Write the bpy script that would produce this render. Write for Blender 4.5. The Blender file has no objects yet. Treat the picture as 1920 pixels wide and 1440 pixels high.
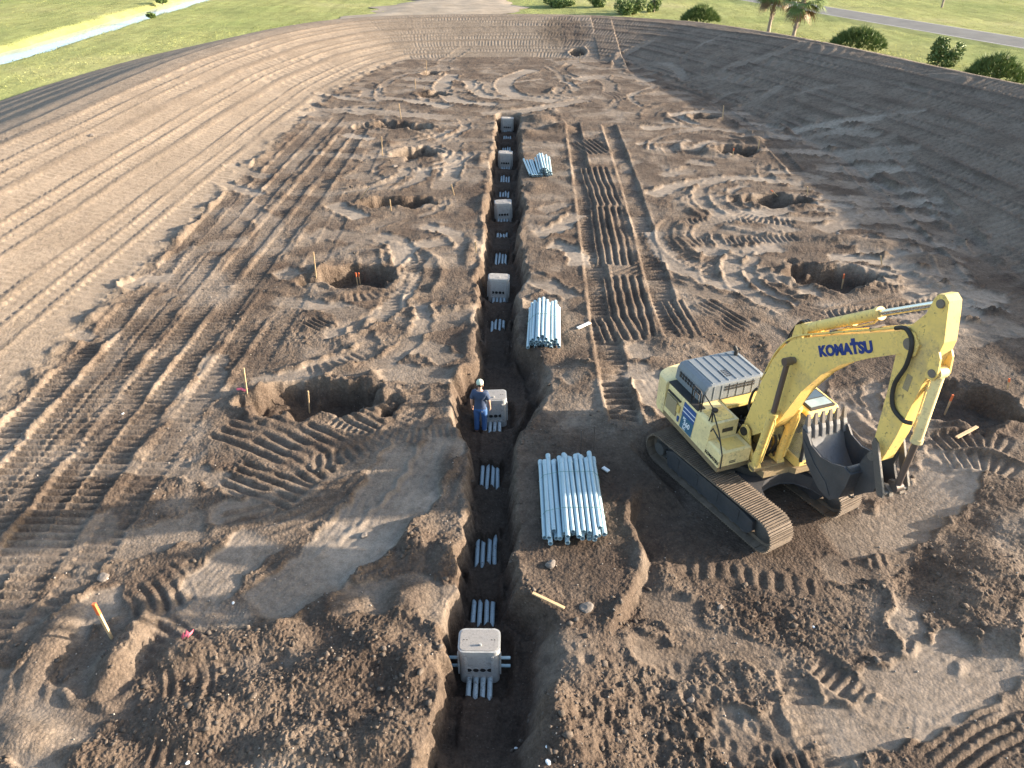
import bpy, bmesh, math, random
import numpy as np
from mathutils import Vector, Matrix, Euler

scene = bpy.context.scene
R = math.radians

# ------------------------------------------------------------------ camera, sky, sun, exposure
CAM = np.array([0.71, 0.0, 11.85]); PITCH = R(33.4); YAW = R(0.46); FPX = 1371.0   # focal length in pixels of a 1920 px wide frame
cam_data = bpy.data.cameras.new("camera")
cam_data.sensor_fit = 'HORIZONTAL'; cam_data.sensor_width = 36.0
cam_data.lens = 36.0 * FPX / 1920.0
cam_data.clip_start = 0.1; cam_data.clip_end = 6000.0
cam = bpy.data.objects.new("camera", cam_data)
scene.collection.objects.link(cam)
cam.location = CAM; cam.rotation_euler = (math.pi / 2 - PITCH, 0, YAW)
scene.camera = cam

SUN_EL = R(13.0); SUN_AZ = R(4.0)          # azimuth measured from +X towards +Y
world = bpy.data.worlds.new("World"); scene.world = world; world.use_nodes = True
wn = world.node_tree.nodes; wl = world.node_tree.links
bg = wn["Background"]; sky = wn.new("ShaderNodeTexSky"); sky.sky_type = 'NISHITA'
sky.sun_disc = False; sky.sun_elevation = SUN_EL; sky.sun_rotation = math.pi / 2 - SUN_AZ
sky.altitude = 0; sky.air_density = 1.0; sky.dust_density = 2.0; sky.ozone_density = 1.0
wl.new(sky.outputs[0], bg.inputs[0]); bg.inputs[1].default_value = 0.13

sun_d = bpy.data.lights.new("sun", 'SUN'); sun_d.energy = 4.8; sun_d.angle = R(0.55); sun_d.color = (1.0, 0.86, 0.69)
sun = bpy.data.objects.new("sun", sun_d); scene.collection.objects.link(sun)
sd = Vector((math.cos(SUN_EL) * math.cos(SUN_AZ), math.cos(SUN_EL) * math.sin(SUN_AZ), math.sin(SUN_EL)))
sun.rotation_euler = sd.to_track_quat('Z', 'Y').to_euler(); sun.location = (60, 10, 40)

scene.view_settings.view_transform = 'Standard'; scene.view_settings.look = 'None'
scene.view_settings.exposure = 2.02; scene.view_settings.gamma = 1.0
scene.view_settings.use_curve_mapping = False
scene.cycles.use_denoising = True; scene.cycles.sample_clamp_indirect = 3.0; scene.cycles.denoising_prefilter = 'ACCURATE'; scene.cycles.denoising_input_passes = 'RGB_ALBEDO_NORMAL'; scene.cycles.max_bounces = 6; scene.cycles.diffuse_bounces = 3

# ------------------------------------------------------------------ helpers
def G(px, py, z=0.0):
    """world point at height z seen at photo position (px, py): used to survey the plan of the site"""
    u = (px - 960) / FPX; v = (py - 720) / FPX
    c, s = math.cos(PITCH), math.sin(PITCH)
    dx, dy, dz = u, c - v * s, -(s + v * c)
    cy, sy = math.cos(YAW), math.sin(YAW)
    dx, dy = cy * dx - sy * dy, sy * dx + cy * dy
    t = (z - CAM[2]) / dz
    return (CAM[0] + dx * t, CAM[1] + dy * t)

def tag(o, label=None, category=None, group=None, kind=None):
    if label: o["label"] = label
    if category: o["category"] = category
    if group: o["group"] = group
    if kind: o["kind"] = kind
    return o

def link(o, parent=None):
    scene.collection.objects.link(o)
    if parent is not None: o.parent = parent
    return o

def empty(name, loc=(0, 0, 0), rz=0.0, scale=1.0):
    o = bpy.data.objects.new(name, None); o.empty_display_size = 0.3
    o.location = loc; o.rotation_euler = (0, 0, rz); o.scale = (scale,) * 3
    return link(o)

def np_mesh(name, verts, faces_flat, loop_total, smooth=True):
    me = bpy.data.meshes.new(name)
    nv = len(verts); nl = len(faces_flat); nf = len(loop_total)
    me.vertices.add(nv); me.vertices.foreach_set("co", np.ascontiguousarray(verts, dtype=np.float32).ravel())
    me.loops.add(nl); me.loops.foreach_set("vertex_index", np.ascontiguousarray(faces_flat, dtype=np.int32))
    me.polygons.add(nf)
    ls = np.zeros(nf, np.int32); ls[1:] = np.cumsum(loop_total)[:-1]
    me.polygons.foreach_set("loop_start", ls)
    me.polygons.foreach_set("loop_total", np.ascontiguousarray(loop_total, dtype=np.int32))
    if smooth: me.polygons.foreach_set("use_smooth", np.ones(nf, bool))
    me.update(calc_edges=True); me.validate(clean_customdata=False)
    return me

class MB:
    """collects shapes into one mesh"""
    def __init__(self): self.v = []; self.f = []; self.sm = []
    def add(self, verts, faces, smooth=False):
        n = len(self.v); self.v += [tuple(p) for p in verts]
        self.f += [tuple(i + n for i in f) for f in faces]; self.sm += [smooth] * len(faces); return self
    def box(self, x0, x1, y0, y1, z0, z1, bev=0.0):
        if bev <= 0:
            v = [(x, y, z) for z in (z0, z1) for y in (y0, y1) for x in (x0, x1)]
            return self.add(v, [(0, 2, 3, 1), (4, 5, 7, 6), (0, 1, 5, 4), (2, 6, 7, 3), (0, 4, 6, 2), (1, 3, 7, 5)])
        b = min(bev, (x1 - x0) / 2.2, (y1 - y0) / 2.2, (z1 - z0) / 2.2)
        bm = bmesh.new(); bmesh.ops.create_cube(bm, size=1.0)
        for q in bm.verts:
            q.co = Vector(((x0 + x1) / 2 + q.co.x * (x1 - x0), (y0 + y1) / 2 + q.co.y * (y1 - y0), (z0 + z1) / 2 + q.co.z * (z1 - z0)))
        bmesh.ops.bevel(bm, geom=bm.edges[:], offset=b, segments=2, profile=0.6, affect='EDGES')
        bm.verts.index_update()
        self.add([q.co[:] for q in bm.verts], [[q.index for q in f.verts] for f in bm.faces]); bm.free(); return self
    def cyl(self, p0, p1, r0, r1=None, n=14, caps=True, smooth=True):
        r1 = r0 if r1 is None else r1
        p0 = Vector(p0); p1 = Vector(p1); d = (p1 - p0).normalized()
        a = d.orthogonal().normalized(); b = d.cross(a)
        v = []
        for p, r in ((p0, r0), (p1, r1)):
            v += [p + (a * math.cos(2 * math.pi * i / n) + b * math.sin(2 * math.pi * i / n)) * r for i in range(n)]
        self.add(v, [(i, (i + 1) % n, n + (i + 1) % n, n + i) for i in range(n)], smooth)
        if caps: self.add(v, [tuple(range(n - 1, -1, -1)), tuple(range(n, 2 * n))])
        return self
    def hollow(self, p0, p1, ro, ri, n=16):
        p0 = Vector(p0); p1 = Vector(p1); d = (p1 - p0).normalized()
        a = d.orthogonal().normalized(); b = d.cross(a); v = []
        for p, r in ((p0, ro), (p1, ro), (p1, ri), (p0, ri)):
            v += [p + (a * math.cos(2 * math.pi * i / n) + b * math.sin(2 * math.pi * i / n)) * r for i in range(n)]
        for k, smf in ((0, True), (1, False), (2, True), (3, False)):
            k2 = (k + 1) % 4
            self.add(v, [(k * n + i, k * n + (i + 1) % n, k2 * n + (i + 1) % n, k2 * n + i) for i in range(n)], smf)
        return self
    def tube(self, pts, r, n=8, closed_ends=True):
        pts = [Vector(p) for p in pts]; rings = []; a = None
        rr = r if isinstance(r, (list, tuple)) else [r] * len(pts)
        for i, p in enumerate(pts):
            d = (pts[min(i + 1, len(pts) - 1)] - pts[max(i - 1, 0)]).normalized()
            a = d.orthogonal().normalized() if a is None else (a - d * a.dot(d)).normalized()
            b = d.cross(a)
            rings.append([p + (a * math.cos(2 * math.pi * k / n) + b * math.sin(2 * math.pi * k / n)) * rr[i] for k in range(n)])
        v = [q for g in rings for q in g]
        fs = [(i * n + k, i * n + (k + 1) % n, (i + 1) * n + (k + 1) % n, (i + 1) * n + k) for i in range(len(pts) - 1) for k in range(n)]
        self.add(v, fs, True)
        if closed_ends:
            self.add(v, [tuple(range(n - 1, -1, -1)), tuple(range((len(pts) - 1) * n, len(pts) * n))])
        return self
    def prism(self, poly, axis, a0, a1, bev=0.0):
        """extrude a 2-D outline: axis 'y' -> (x, z) outline, axis 'z' -> (x, y) outline, axis 'x' -> (y, z)"""
        def P(q, t):
            return (q[0], t, q[1]) if axis == 'y' else ((q[0], q[1], t) if axis == 'z' else (t, q[0], q[1]))
        bm = bmesh.new()
        lo = [bm.verts.new(P(q, a0)) for q in poly]; hi = [bm.verts.new(P(q, a1)) for q in poly]; n = len(poly)
        fl = bm.faces.new(lo[::-1]); fh = bm.faces.new(hi)
        for i in range(n): bm.faces.new((lo[i], lo[(i + 1) % n], hi[(i + 1) % n], hi[i]))
        if bev > 0:
            es = list(set(fl.edges[:] + fh.edges[:]))
            bmesh.ops.bevel(bm, geom=es, offset=bev, segments=2, profile=0.6, affect='EDGES')
        bmesh.ops.recalc_face_normals(bm, faces=bm.faces[:])
        bm.verts.index_update()
        self.add([q.co[:] for q in bm.verts], [[q.index for q in f.verts] for f in bm.faces]); bm.free(); return self
    def lathe(self, prof, c=(0, 0, 0), n=20, axis='z'):
        v = []
        for r, h in prof:
            for k in range(n):
                a = 2 * math.pi * k / n; x, y = r * math.cos(a), r * math.sin(a)
                v.append((c[0] + x, c[1] + y, c[2] + h) if axis == 'z' else (c[0] + x, c[1] + h, c[2] + y))
        m = len(prof)
        self.add(v, [(i * n + k, i * n + (k + 1) % n, (i + 1) * n + (k + 1) % n, (i + 1) * n + k) for i in range(m - 1) for k in range(n)], True)
        self.add(v, [tuple(range(n - 1, -1, -1)), tuple(range((m - 1) * n, m * n))]); return self
    def mesh(self, name):
        me = bpy.data.meshes.new(name); me.from_pydata(self.v, [], self.f)
        me.polygons.foreach_set("use_smooth", self.sm)
        bm = bmesh.new(); bm.from_mesh(me); bmesh.ops.recalc_face_normals(bm, faces=bm.faces[:]); bm.to_mesh(me); bm.free()
        me.update(); return me
    def build(self, name, material, parent=None):
        me = self.mesh(name); me.materials.append(material)
        return link(bpy.data.objects.new(name, me), parent)

def child(name, me, parent, loc=(0, 0, 0), rot=(0, 0, 0)):
    o = bpy.data.objects.new(name, me); o.location = loc; o.rotation_euler = rot
    return link(o, parent)

# ------------------------------------------------------------------ materials
class NT:
    def __init__(self, name):
        self.m = bpy.data.materials.new(name); self.m.use_nodes = True
        self.t = self.m.node_tree; self.n = self.t.nodes; self.b = self.n["Principled BSDF"]
    def new(self, t, **kw):
        q = self.n.new(t)
        for k, v in kw.items(): setattr(q, k, v)
        return q
    def L(self, a, b): self.t.links.new(a, b)
    def coord(self, out='Object', scale=None):
        c = self.new("ShaderNodeTexCoord").outputs[out]
        if scale:
            mp = self.new("ShaderNodeMapping"); mp.inputs['Scale'].default_value = scale; self.L(c, mp.inputs[0]); c = mp.outputs[0]
        return c
    def noise(self, scale, detail=4, rough=0.6, co=None, dim='3D'):
        q = self.new("ShaderNodeTexNoise", noise_dimensions=dim)
        q.inputs['Scale'].default_value = scale; q.inputs['Detail'].default_value = detail; q.inputs['Roughness'].default_value = rough
        if co is not None: self.L(co, q.inputs['Vector'])
        return q.outputs[0]
    def ramp(self, src, stops):
        q = self.new("ShaderNodeValToRGB"); e = q.color_ramp.elements
        while len(e) < len(stops): e.new(0.5)
        for k, (p, c) in enumerate(stops):
            e[k].position = p; e[k].color = (c if isinstance(c, tuple) else (c, c, c)) + ((1,) if not isinstance(c, tuple) or len(c) == 3 else ())
        self.L(src, q.inputs[0]); return q.outputs[0]
    def mix(self, fac, a, b, mode='MIX'):
        q = self.new("ShaderNodeMix", data_type='RGBA', blend_type=mode)
        for s, v in ((q.inputs[0], fac), (q.inputs[6], a), (q.inputs[7], b)):
            if hasattr(v, 'links') or hasattr(v, 'is_linked'): self.L(v, s)
            else: s.default_value = v if not isinstance(v, tuple) else (v + (1,) if len(v) == 3 else v)
        return q.outputs[2]
    def math(self, op, a, b=0.0, clamp=False):
        q = self.new("ShaderNodeMath", operation=op, use_clamp=clamp)
        for s, v in ((q.inputs[0], a), (q.inputs[1], b)):
            if hasattr(v, 'is_linked'): self.L(v, s)
            else: s.default_value = v
        return q.outputs[0]
    def bump(self, h, dist, strength=1.0):
        q = self.new("ShaderNodeBump"); q.inputs['Distance'].default_value = dist; q.inputs['Strength'].default_value = strength
        self.L(h, q.inputs['Height']); self.L(q.outputs[0], self.b.inputs['Normal']); return q
    def set(self, color=None, rough=None, metal=None, spec=None):
        for k, v in (('Base Color', color), ('Roughness', rough), ('Metallic', metal), ('Specular IOR Level', spec)):
            if v is None: continue
            if hasattr(v, 'is_linked'): self.L(v, self.b.inputs[k])
            else: self.b.inputs[k].default_value = v + (1,) if isinstance(v, tuple) else v
        return self.m

def mat(name, col, rough=0.6, metal=0.0, dirt=None, dirt_amt=0.35, scale=3.0, var=0.12, bump=0.0, spec=0.5, specks=0.0):
    """paint / metal / plastic with uneven tone, dirt blotches and slight relief"""
    t = NT(name); co = t.coord('Object')
    oi = t.new("ShaderNodeObjectInfo"); va = t.new("ShaderNodeVectorMath", operation='ADD'); t.L(co, va.inputs[0]); t.L(t.math('MULTIPLY', oi.outputs['Random'], 37.0), va.inputs[1]); co = va.outputs[0]
    n1 = t.noise(scale, 5, 0.65, co); n2 = t.noise(scale * 7, 4, 0.7, co)
    v = t.ramp(n1, [(0.3, 1 - var), (0.7, 1 + var * 0.4)])
    c = t.mix(1.0, col, v, 'MULTIPLY')
    if dirt:
        k = t.math('MULTIPLY', n1, n2); k = t.ramp(k, [(0.26, 0.0), (0.42, dirt_amt)])
        c = t.mix(k, c, dirt)
    if specks:
        s1 = t.ramp(t.noise(11.0, 3, 0.6, co), [(0.63, 0.0), (0.70, specks)]); c = t.mix(s1, c, (0.07, 0.055, 0.04))
        s2 = t.ramp(t.noise(0.9, 6, 0.75, co), [(0.50, 0.0), (0.68, specks * 0.75)]); c = t.mix(s2, c, (0.30, 0.24, 0.165))
    rr = t.ramp(n2, [(0.3, max(rough - 0.12, 0.02)), (0.7, min(rough + 0.12, 1))])
    if bump: t.bump(n2, bump)
    return t.set(c, rr, metal, spec)

def soil_material():
    t = NT("soil"); co = t.coord('Object')
    at = t.new("ShaderNodeAttribute", attribute_name="soil"); sep = t.new("ShaderNodeSeparateColor"); t.L(at.outputs['Color'], sep.inputs[0])
    dry, dark, sand = sep.outputs
    nA = t.noise(0.55, 6, 0.62, co); nB = t.noise(5.0, 6, 0.7, co); nC = t.noise(38.0, 5, 0.7, co)
    base = t.ramp(nA, [(0.30, (0.074, 0.052, 0.039)), (0.52, (0.119, 0.089, 0.067)), (0.72, (0.172, 0.135, 0.105))])
    base = t.mix(t.math('MULTIPLY', dry, 0.95, True), base, (0.258, 0.214, 0.172))
    base = t.mix(t.math('MULTIPLY', sand, 0.9, True), base, (0.225, 0.180, 0.130))
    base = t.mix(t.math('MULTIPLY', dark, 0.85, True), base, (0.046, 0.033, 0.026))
    v = t.ramp(nB, [(0.28, 0.62), (0.5, 1.0), (0.75, 1.30)]); base = t.mix(1.0, base, v, 'MULTIPLY')
    v = t.ramp(nC, [(0.25, 0.58), (0.5, 1.0), (0.78, 1.42)]); base = t.mix(0.8, base, v, 'MULTIPLY')
    vo = t.new("ShaderNodeTexVoronoi"); vo.inputs['Scale'].default_value = 15.0; vo.inputs['Randomness'].default_value = 1.0; t.L(co, vo.inputs['Vector'])
    vo2 = t.new("ShaderNodeTexVoronoi"); vo2.inputs['Scale'].default_value = 6.5; t.L(co, vo2.inputs['Vector'])
    cr = t.ramp(vo.outputs['Distance'], [(0.05, 1.15), (0.45, 0.95), (0.75, 0.80)]); base = t.mix(t.math('SUBTRACT', 0.85, t.math('MULTIPLY', dry, 0.9), True), base, t.mix(1.0, base, cr, 'MULTIPLY'))
    sp = t.ramp(t.noise(23.0, 2, 0.5, co), [(0.70, 0.0), (0.77, 0.6)]); base = t.mix(sp, base, (0.34, 0.29, 0.24))
    h = t.math('ADD', t.math('MULTIPLY', nB, 0.5), t.math('MULTIPLY', nC, 0.5))
    h = t.math('SUBTRACT', h, t.math('ADD', t.math('MULTIPLY', vo.outputs['Distance'], 0.55), t.math('MULTIPLY', vo2.outputs['Distance'], 0.35)))
    rough = t.math('SUBTRACT', 1.0, t.math('MULTIPLY', dry, 0.98), True)
    bmp = t.bump(t.math('MULTIPLY', h, rough), 0.035, 1.0)
    return t.set(base, 0.96, 0.0, 0.15)

def grass_material():
    t = NT("grass"); co = t.coord('Object')
    n1 = t.noise(0.05, 5, 0.6, co); n2 = t.noise(0.6, 6, 0.7, co); n3 = t.noise(6.0, 4, 0.8, co)
    st = t.noise(1.0, 4, 0.6, t.coord('Object', (0.9, 0.10, 1.0)))
    c = t.ramp(n1, [(0.32, (0.28, 0.33, 0.12)), (0.55, (0.39, 0.405, 0.165)), (0.72, (0.46, 0.43, 0.23))])
    c = t.mix(1.0, c, t.ramp(n2, [(0.25, 0.74), (0.55, 1.0), (0.8, 1.25)]), 'MULTIPLY')
    c = t.mix(0.7, c, t.ramp(st, [(0.3, 0.72), (0.7, 1.2)]), 'MULTIPLY')
    c = t.mix(0.9, c, t.ramp(n3, [(0.25, 0.78), (0.75, 1.18)]), 'MULTIPLY')
    t.bump(t.math('ADD', n2, t.math('MULTIPLY', n3, 0.8)), 0.12, 1.0)
    m = t.set(c, 0.9, 0.0, 0.1)
    tr = t.new("ShaderNodeBsdfTranslucent"); t.L(c, tr.inputs[0]); mx = t.new("ShaderNodeMixShader"); mx.inputs[0].default_value = 0.35
    t.L(t.b.outputs[0], mx.inputs[1]); t.L(tr.outputs[0], mx.inputs[2]); t.L(mx.outputs[0], t.n["Material Output"].inputs[0])
    return m

M = {}
M['soil'] = soil_material(); M['grass'] = grass_material()
DIRT = (0.11, 0.085, 0.065)
M['yellow'] = mat("yellow_paint", (0.82, 0.585, 0.18), 0.48, 0, (0.22, 0.17, 0.115), 0.65, 1.6, 0.14, 0.002, 0.4, 0.65)
M['pale_yellow'] = mat("faded_yellow_paint", (0.84, 0.675, 0.33), 0.52, 0, (0.26, 0.20, 0.14), 0.6, 1.6, 0.12, 0.002, 0.4, 0.5)
M['grey_hood'] = mat("grey_hood_paint", (0.17, 0.19, 0.205), 0.55, 0.0, DIRT, 0.3, 2.0, 0.12)
M['steel'] = mat("worn_steel", (0.16, 0.155, 0.15), 0.5, 0.6, DIRT, 0.6, 3.0, 0.25, 0.004)
M['bucket'] = mat("bucket_steel", (0.075, 0.075, 0.08), 0.55, 0.35, DIRT, 0.45, 2.2, 0.25, 0.004)
M['bucket_inner'] = mat("scoured_bucket_steel", (0.20, 0.20, 0.205), 0.48, 0.35, DIRT, 0.5, 2.2, 0.2, 0.004)
M['tooth'] = mat("bucket_tooth_steel", (0.20, 0.175, 0.15), 0.6, 0.3, DIRT, 0.6, 5.0, 0.25)
M['shoe'] = mat("track_shoe_steel", (0.155, 0.118, 0.086), 0.85, 0.05, (0.20, 0.15, 0.11), 0.9, 2.5, 0.3, 0.006)
M['black'] = mat("black_rubber", (0.022, 0.022, 0.024), 0.6, 0, DIRT, 0.35, 4.0, 0.2)
M['dark'] = mat("dark_machinery", (0.03, 0.028, 0.026), 0.7, 0.1, DIRT, 0.4, 4.0, 0.3)
M['chrome'] = mat("cylinder_rod_chrome", (0.62, 0.62, 0.62), 0.22, 0.95, DIRT, 0.15, 4.0, 0.05)
M['dull_rod'] = mat("dull_cylinder_rod", (0.17, 0.14, 0.125), 0.4, 0.6, DIRT, 0.4, 4.0, 0.1)
M['blue_decal'] = mat("blue_decal", (0.030, 0.085, 0.24), 0.5, 0, DIRT, 0.15)
M['teal_decal'] = mat("teal_decal", (0.035, 0.12, 0.19), 0.5, 0, DIRT, 0.15)
M['white_decal'] = mat("white_decal", (0.72, 0.75, 0.78), 0.5, 0, DIRT, 0.15)
M['black_decal'] = mat("black_decal", (0.04, 0.035, 0.03), 0.5, 0, DIRT, 0.15)
M['logo_blue'] = mat("blue_lettering", (0.012, 0.040, 0.20), 0.5)
M['mesh_grille'] = mat("tan_mesh_grille", (0.36, 0.29, 0.17), 0.8, 0, (0.08, 0.06, 0.04), 0.7, 22.0, 0.4)
M['concrete'] = mat("precast_concrete", (0.38, 0.38, 0.37), 0.9, 0, (0.15, 0.13, 0.11), 0.75, 4.0, 0.25, 0.006)
M['lid'] = mat("speckled_concrete_lid", (0.31, 0.292, 0.275), 0.9, 0, (0.08, 0.07, 0.06), 0.95, 16.0, 0.4, 0.006)
M['hole'] = mat("dark_socket", (0.012, 0.012, 0.013), 0.9)
M['pvc'] = mat("grey_pvc", (0.35, 0.47, 0.52), 0.38, 0, (0.16, 0.13, 0.11), 0.25, 2.5, 0.1)
M['pvc_dirty'] = mat("muddy_pvc", (0.32, 0.41, 0.46), 0.5, 0, (0.07, 0.05, 0.04), 0.95, 4.5, 0.15)
M['strap'] = mat("green_strapping", (0.16, 0.30, 0.27), 0.5)
M['wood'] = mat("pine_wood", (0.52, 0.36, 0.20), 0.8, 0, (0.2, 0.13, 0.08), 0.4, 6.0, 0.2)
M['orange'] = mat("orange_marking_paint", (0.70, 0.16, 0.05), 0.6)
M['pink'] = mat("pink_flagging", (0.75, 0.12, 0.16), 0.6)
M['rock'] = mat("limestone", (0.17, 0.145, 0.125), 0.9, 0, DIRT, 0.6, 9.0, 0.25, 0.01)
M['clod'] = mat("soil_clod", (0.10, 0.080, 0.065), 0.97, 0, (0.19, 0.158, 0.13), 0.8, 6.0, 0.3, 0.01, 0.1)
M['dirty_frame'] = mat("muddy_frame", (0.26, 0.19, 0.10), 0.8, 0, DIRT, 0.8, 3.0, 0.3, 0.004)
M['pebble'] = mat("pale_pebble", (0.28, 0.25, 0.22), .9, 0, DIRT, .4)
M['paper'] = mat("white_litter", (0.72, 0.74, 0.74), 0.7)
# ------------------------------------------------------------------ terrain
rng = np.random.default_rng(7)
_perm = rng.permutation(4096).astype(np.int64)
_ga = rng.uniform(0, 2 * np.pi, 4096); _gx = np.cos(_ga).astype(np.float32); _gy = np.sin(_ga).astype(np.float32)

def perlin(x, y, seed=0):
    xi = np.floor(x); yi = np.floor(y); fx = (x - xi).astype(np.float32); fy = (y - yi).astype(np.float32)
    xi = xi.astype(np.int64) + seed * 131; yi = yi.astype(np.int64) + seed * 71
    def g(ix, iy, dx, dy):
        h = _perm[(_perm[ix & 4095] + iy) & 4095]
        return _gx[h] * dx + _gy[h] * dy
    u = fx * fx * fx * (fx * (fx * 6 - 15) + 10); v = fy * fy * fy * (fy * (fy * 6 - 15) + 10)
    a = g(xi, yi, fx, fy); b = g(xi + 1, yi, fx - 1, fy)
    c = g(xi, yi + 1, fx, fy - 1); d = g(xi + 1, yi + 1, fx - 1, fy - 1)
    return (a + (b - a) * u + ((c + (d - c) * u) - (a + (b - a) * u)) * v) * 1.5

def fbm(x, y, lam, octaves, seed=0, gain=0.5, billow=False):
    out = np.zeros_like(x, dtype=np.float32); amp = 1.0; l = lam
    for o in range(octaves):
        n = perlin(x / l, y / l, seed + o)
        if billow: n = np.abs(n) * 2 - 0.6
        out += amp * n; amp *= gain; l *= 0.5
    return out

def sstep(a, b, x):
    t = np.clip((x - a) / (b - a), 0, 1); return t * t * (3 - 2 * t)

def catmull(pts, per=8, closed=False):
    P = np.array(pts, float); n = len(P); out = []
    rngi = range(n) if closed else range(n - 1)
    for i in rngi:
        if closed: p0, p1, p2, p3 = P[(i - 1) % n], P[i], P[(i + 1) % n], P[(i + 2) % n]
        else: p0, p1, p2, p3 = P[max(i - 1, 0)], P[i], P[i + 1], P[min(i + 2, n - 1)]
        for k in range(per):
            t = k / per
            out.append(0.5 * ((2 * p1) + (p2 - p0) * t + (2 * p0 - 5 * p1 + 4 * p2 - p3) * t * t + (3 * p1 - p0 - 3 * p2 + p3) * t ** 3))
    if not closed: out.append(P[-1])
    return np.array(out)

# crest of the berm round the pad, surveyed where seen, closed plan: x, y, crest height; unseen right part raised for its shadow
CREST = [(-25.2, -34, 2.2), (-25.3, 0, 2.2), (-25.2, 38, 2.25), (-24.9, 52, 2.3), (-24.2, 61, 2.3), (-21.5, 72.5, 2.3), (-16.3, 80.5, 2.3), (-8, 83.6, 2.3),
         (3, 84.0, 2.3), (10, 82.4, 2.3), (17.2, 77.8, 2.4), (20.8, 70.3, 2.7), (23.6, 62.4, 3.0), (27.4, 49.8, 3.25), (29.8, 41, 3.5), (32.3, 28, 4.0), (33.5, 12, 4.2), (33.5, -34, 4.2), (5, -40, 2.6)]
CP = catmull(CREST, 5, True)

def contour(x, y):
    """signed distance inside the crest (positive towards the pad floor), distance along it, crest height"""
    best = np.full(x.shape, 1e9, np.float32); sd_ = np.zeros_like(best); al = np.zeros_like(best); hc = np.zeros_like(best)
    n = len(CP); acc = 0.0
    inside = np.zeros(x.shape, bool)
    for i in range(n):
        a = CP[i]; b = CP[(i + 1) % n]; ex, ey = b[0] - a[0], b[1] - a[1]; L2 = ex * ex + ey * ey; L = math.sqrt(L2)
        t = np.clip(((x - a[0]) * ex + (y - a[1]) * ey) / L2, 0, 1)
        dx = x - (a[0] + t * ex); dy = y - (a[1] + t * ey); d2 = dx * dx + dy * dy
        m = d2 < best
        best[m] = d2[m]; al[m] = acc + t[m] * L; hc[m] = a[2] + (b[2] - a[2]) * t[m]
        acc += L
        cond = (a[1] > y) != (b[1] > y)
        if abs(ey) > 1e-9: inside ^= cond & (x < ex * (y - a[1]) / ey + a[0])
    d = np.sqrt(best); d[~inside] *= -1
    return d.astype(np.float32), al, hc

def berm_width(x, y):
    w = np.full(x.shape, 11.6, np.float32)
    w = np.where(x > 10, 10.2 + 2.6 * sstep(50, 22, y), w)
    return w

# grid: rows and columns closer together near the drone, where the ground is seen from close by
cP, sP = math.cos(PITCH), math.sin(PITCH)
vs = np.linspace(0.66, -0.515, 860)
rowsY = CAM[2] / (sP + vs * cP) * (cP - vs * sP)
rowsY = rowsY[rowsY < 88]
rY = list(np.linspace(-44, rowsY[0] - 0.3, 36))
yv = rowsY[0]; k = 0
steps = np.diff(rowsY)
while yv < 93:
    rY.append(yv)
    st = np.interp(yv, rowsY[:-1], steps) if yv < rowsY[-2] else 0.15
    yv += min(st, 0.15)
rY = np.array(rY)
NC = 1010; NFL = 26
core = np.linspace(-1, 1, NC)
XX = np.empty((len(rY), NC + 2 * NFL), np.float32); YY = np.empty_like(XX)
for i, y in enumerate(rY):
    Zc = max(cP * y + sP * CAM[2], 10.0)
    hw = min(0.775 * Zc, 41.0)
    x = 0.71 + core * hw - max(y, 0) * math.tan(YAW) * 0.5
    e = np.linspace(0, 1, NFL + 1)[1:]
    XX[i] = np.concatenate([(x[0] - (x[0] + 44.0) * e ** 1.3)[::-1], x, x[-1] + (52 - x[-1]) * e ** 1.3]); YY[i] = y
SH = XX.shape; X = XX.ravel(); Y = YY.ravel(); NV = X.size

dC, sC, hC = contour(X, Y); bw = berm_width(X, Y)
tt = np.clip(dC / bw, 0, 1)                       # 0 on the crest, 1 on the pad floor
B = np.where(X > 8, hC * (1 - tt), hC * (1 - sstep(0, 1, tt) * 0.35 - tt * 0.65))
out = dC < 0
B = np.where(out, hC + dC * (hC + 0.4) / 13.0, B)
B = np.where(dC < 0, np.maximum(B, -0.9), B)
B -= 0.12 * np.exp(-(dC / 0.8) ** 2)              # the crest line is a little rounded
D = np.zeros(NV, np.float32)
berm = sstep(0.5, -0.3, (dC - bw) / 1.0)         # 1 on the berm
RG = (0.020 * (1 - berm) + 0.010 * berm).astype(np.float32)
dry = (0.40 * berm).astype(np.float32); dark = np.zeros(NV, np.float32); sand = np.zeros(NV, np.float32)
W1 = fbm(X, Y, 1.1, 3, 40); W2 = fbm(X, Y, 3.7, 3, 50)
sand += 0.25 * berm * (X < 5)

def stroke(pts, w, per=6):
    P = catmull(pts, per) if len(pts) > 2 else np.array(pts, float)
    m = w * 1.2 + 0.8
    idx = np.nonzero((X > P[:, 0].min() - m) & (X < P[:, 0].max() + m) & (Y > P[:, 1].min() - m) & (Y < P[:, 1].max() + m))[0]
    x = X[idx] + W1[idx] * 0.025; y = Y[idx] + W1[idx] * 0.02
    best = np.full(idx.size, 1e9); d = np.zeros(idx.size); s = np.zeros(idx.size); acc = 0.0; ends = np.zeros(idx.size)
    L = sum(np.hypot(*(P[i + 1] - P[i])) for i in range(len(P) - 1))
    for i in range(len(P) - 1):
        a, b = P[i], P[i + 1]; e = b - a; l = np.hypot(*e)
        if l < 1e-6: continue
        e = e / l; rx, ry = x - a[0], y - a[1]; t = rx * e[0] + ry * e[1]; tc = np.clip(t, 0, l)
        q = (rx - tc * e[0]) ** 2 + (ry - tc * e[1]) ** 2; m_ = q < best
        best[m_] = q[m_]; d[m_] = (e[0] * ry - e[1] * rx)[m_]; s[m_] = (acc + t)[m_]; acc += l
    keep = best < (w * 0.5 + 0.8) ** 2
    return idx[keep], d[keep], s[keep], np.sqrt(best[keep]), L

def PX(pts): return [G(*p) for p in pts]

def endfade(s, L, e=0.35): return sstep(0, e, s) * sstep(0, e, L - s)

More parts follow.
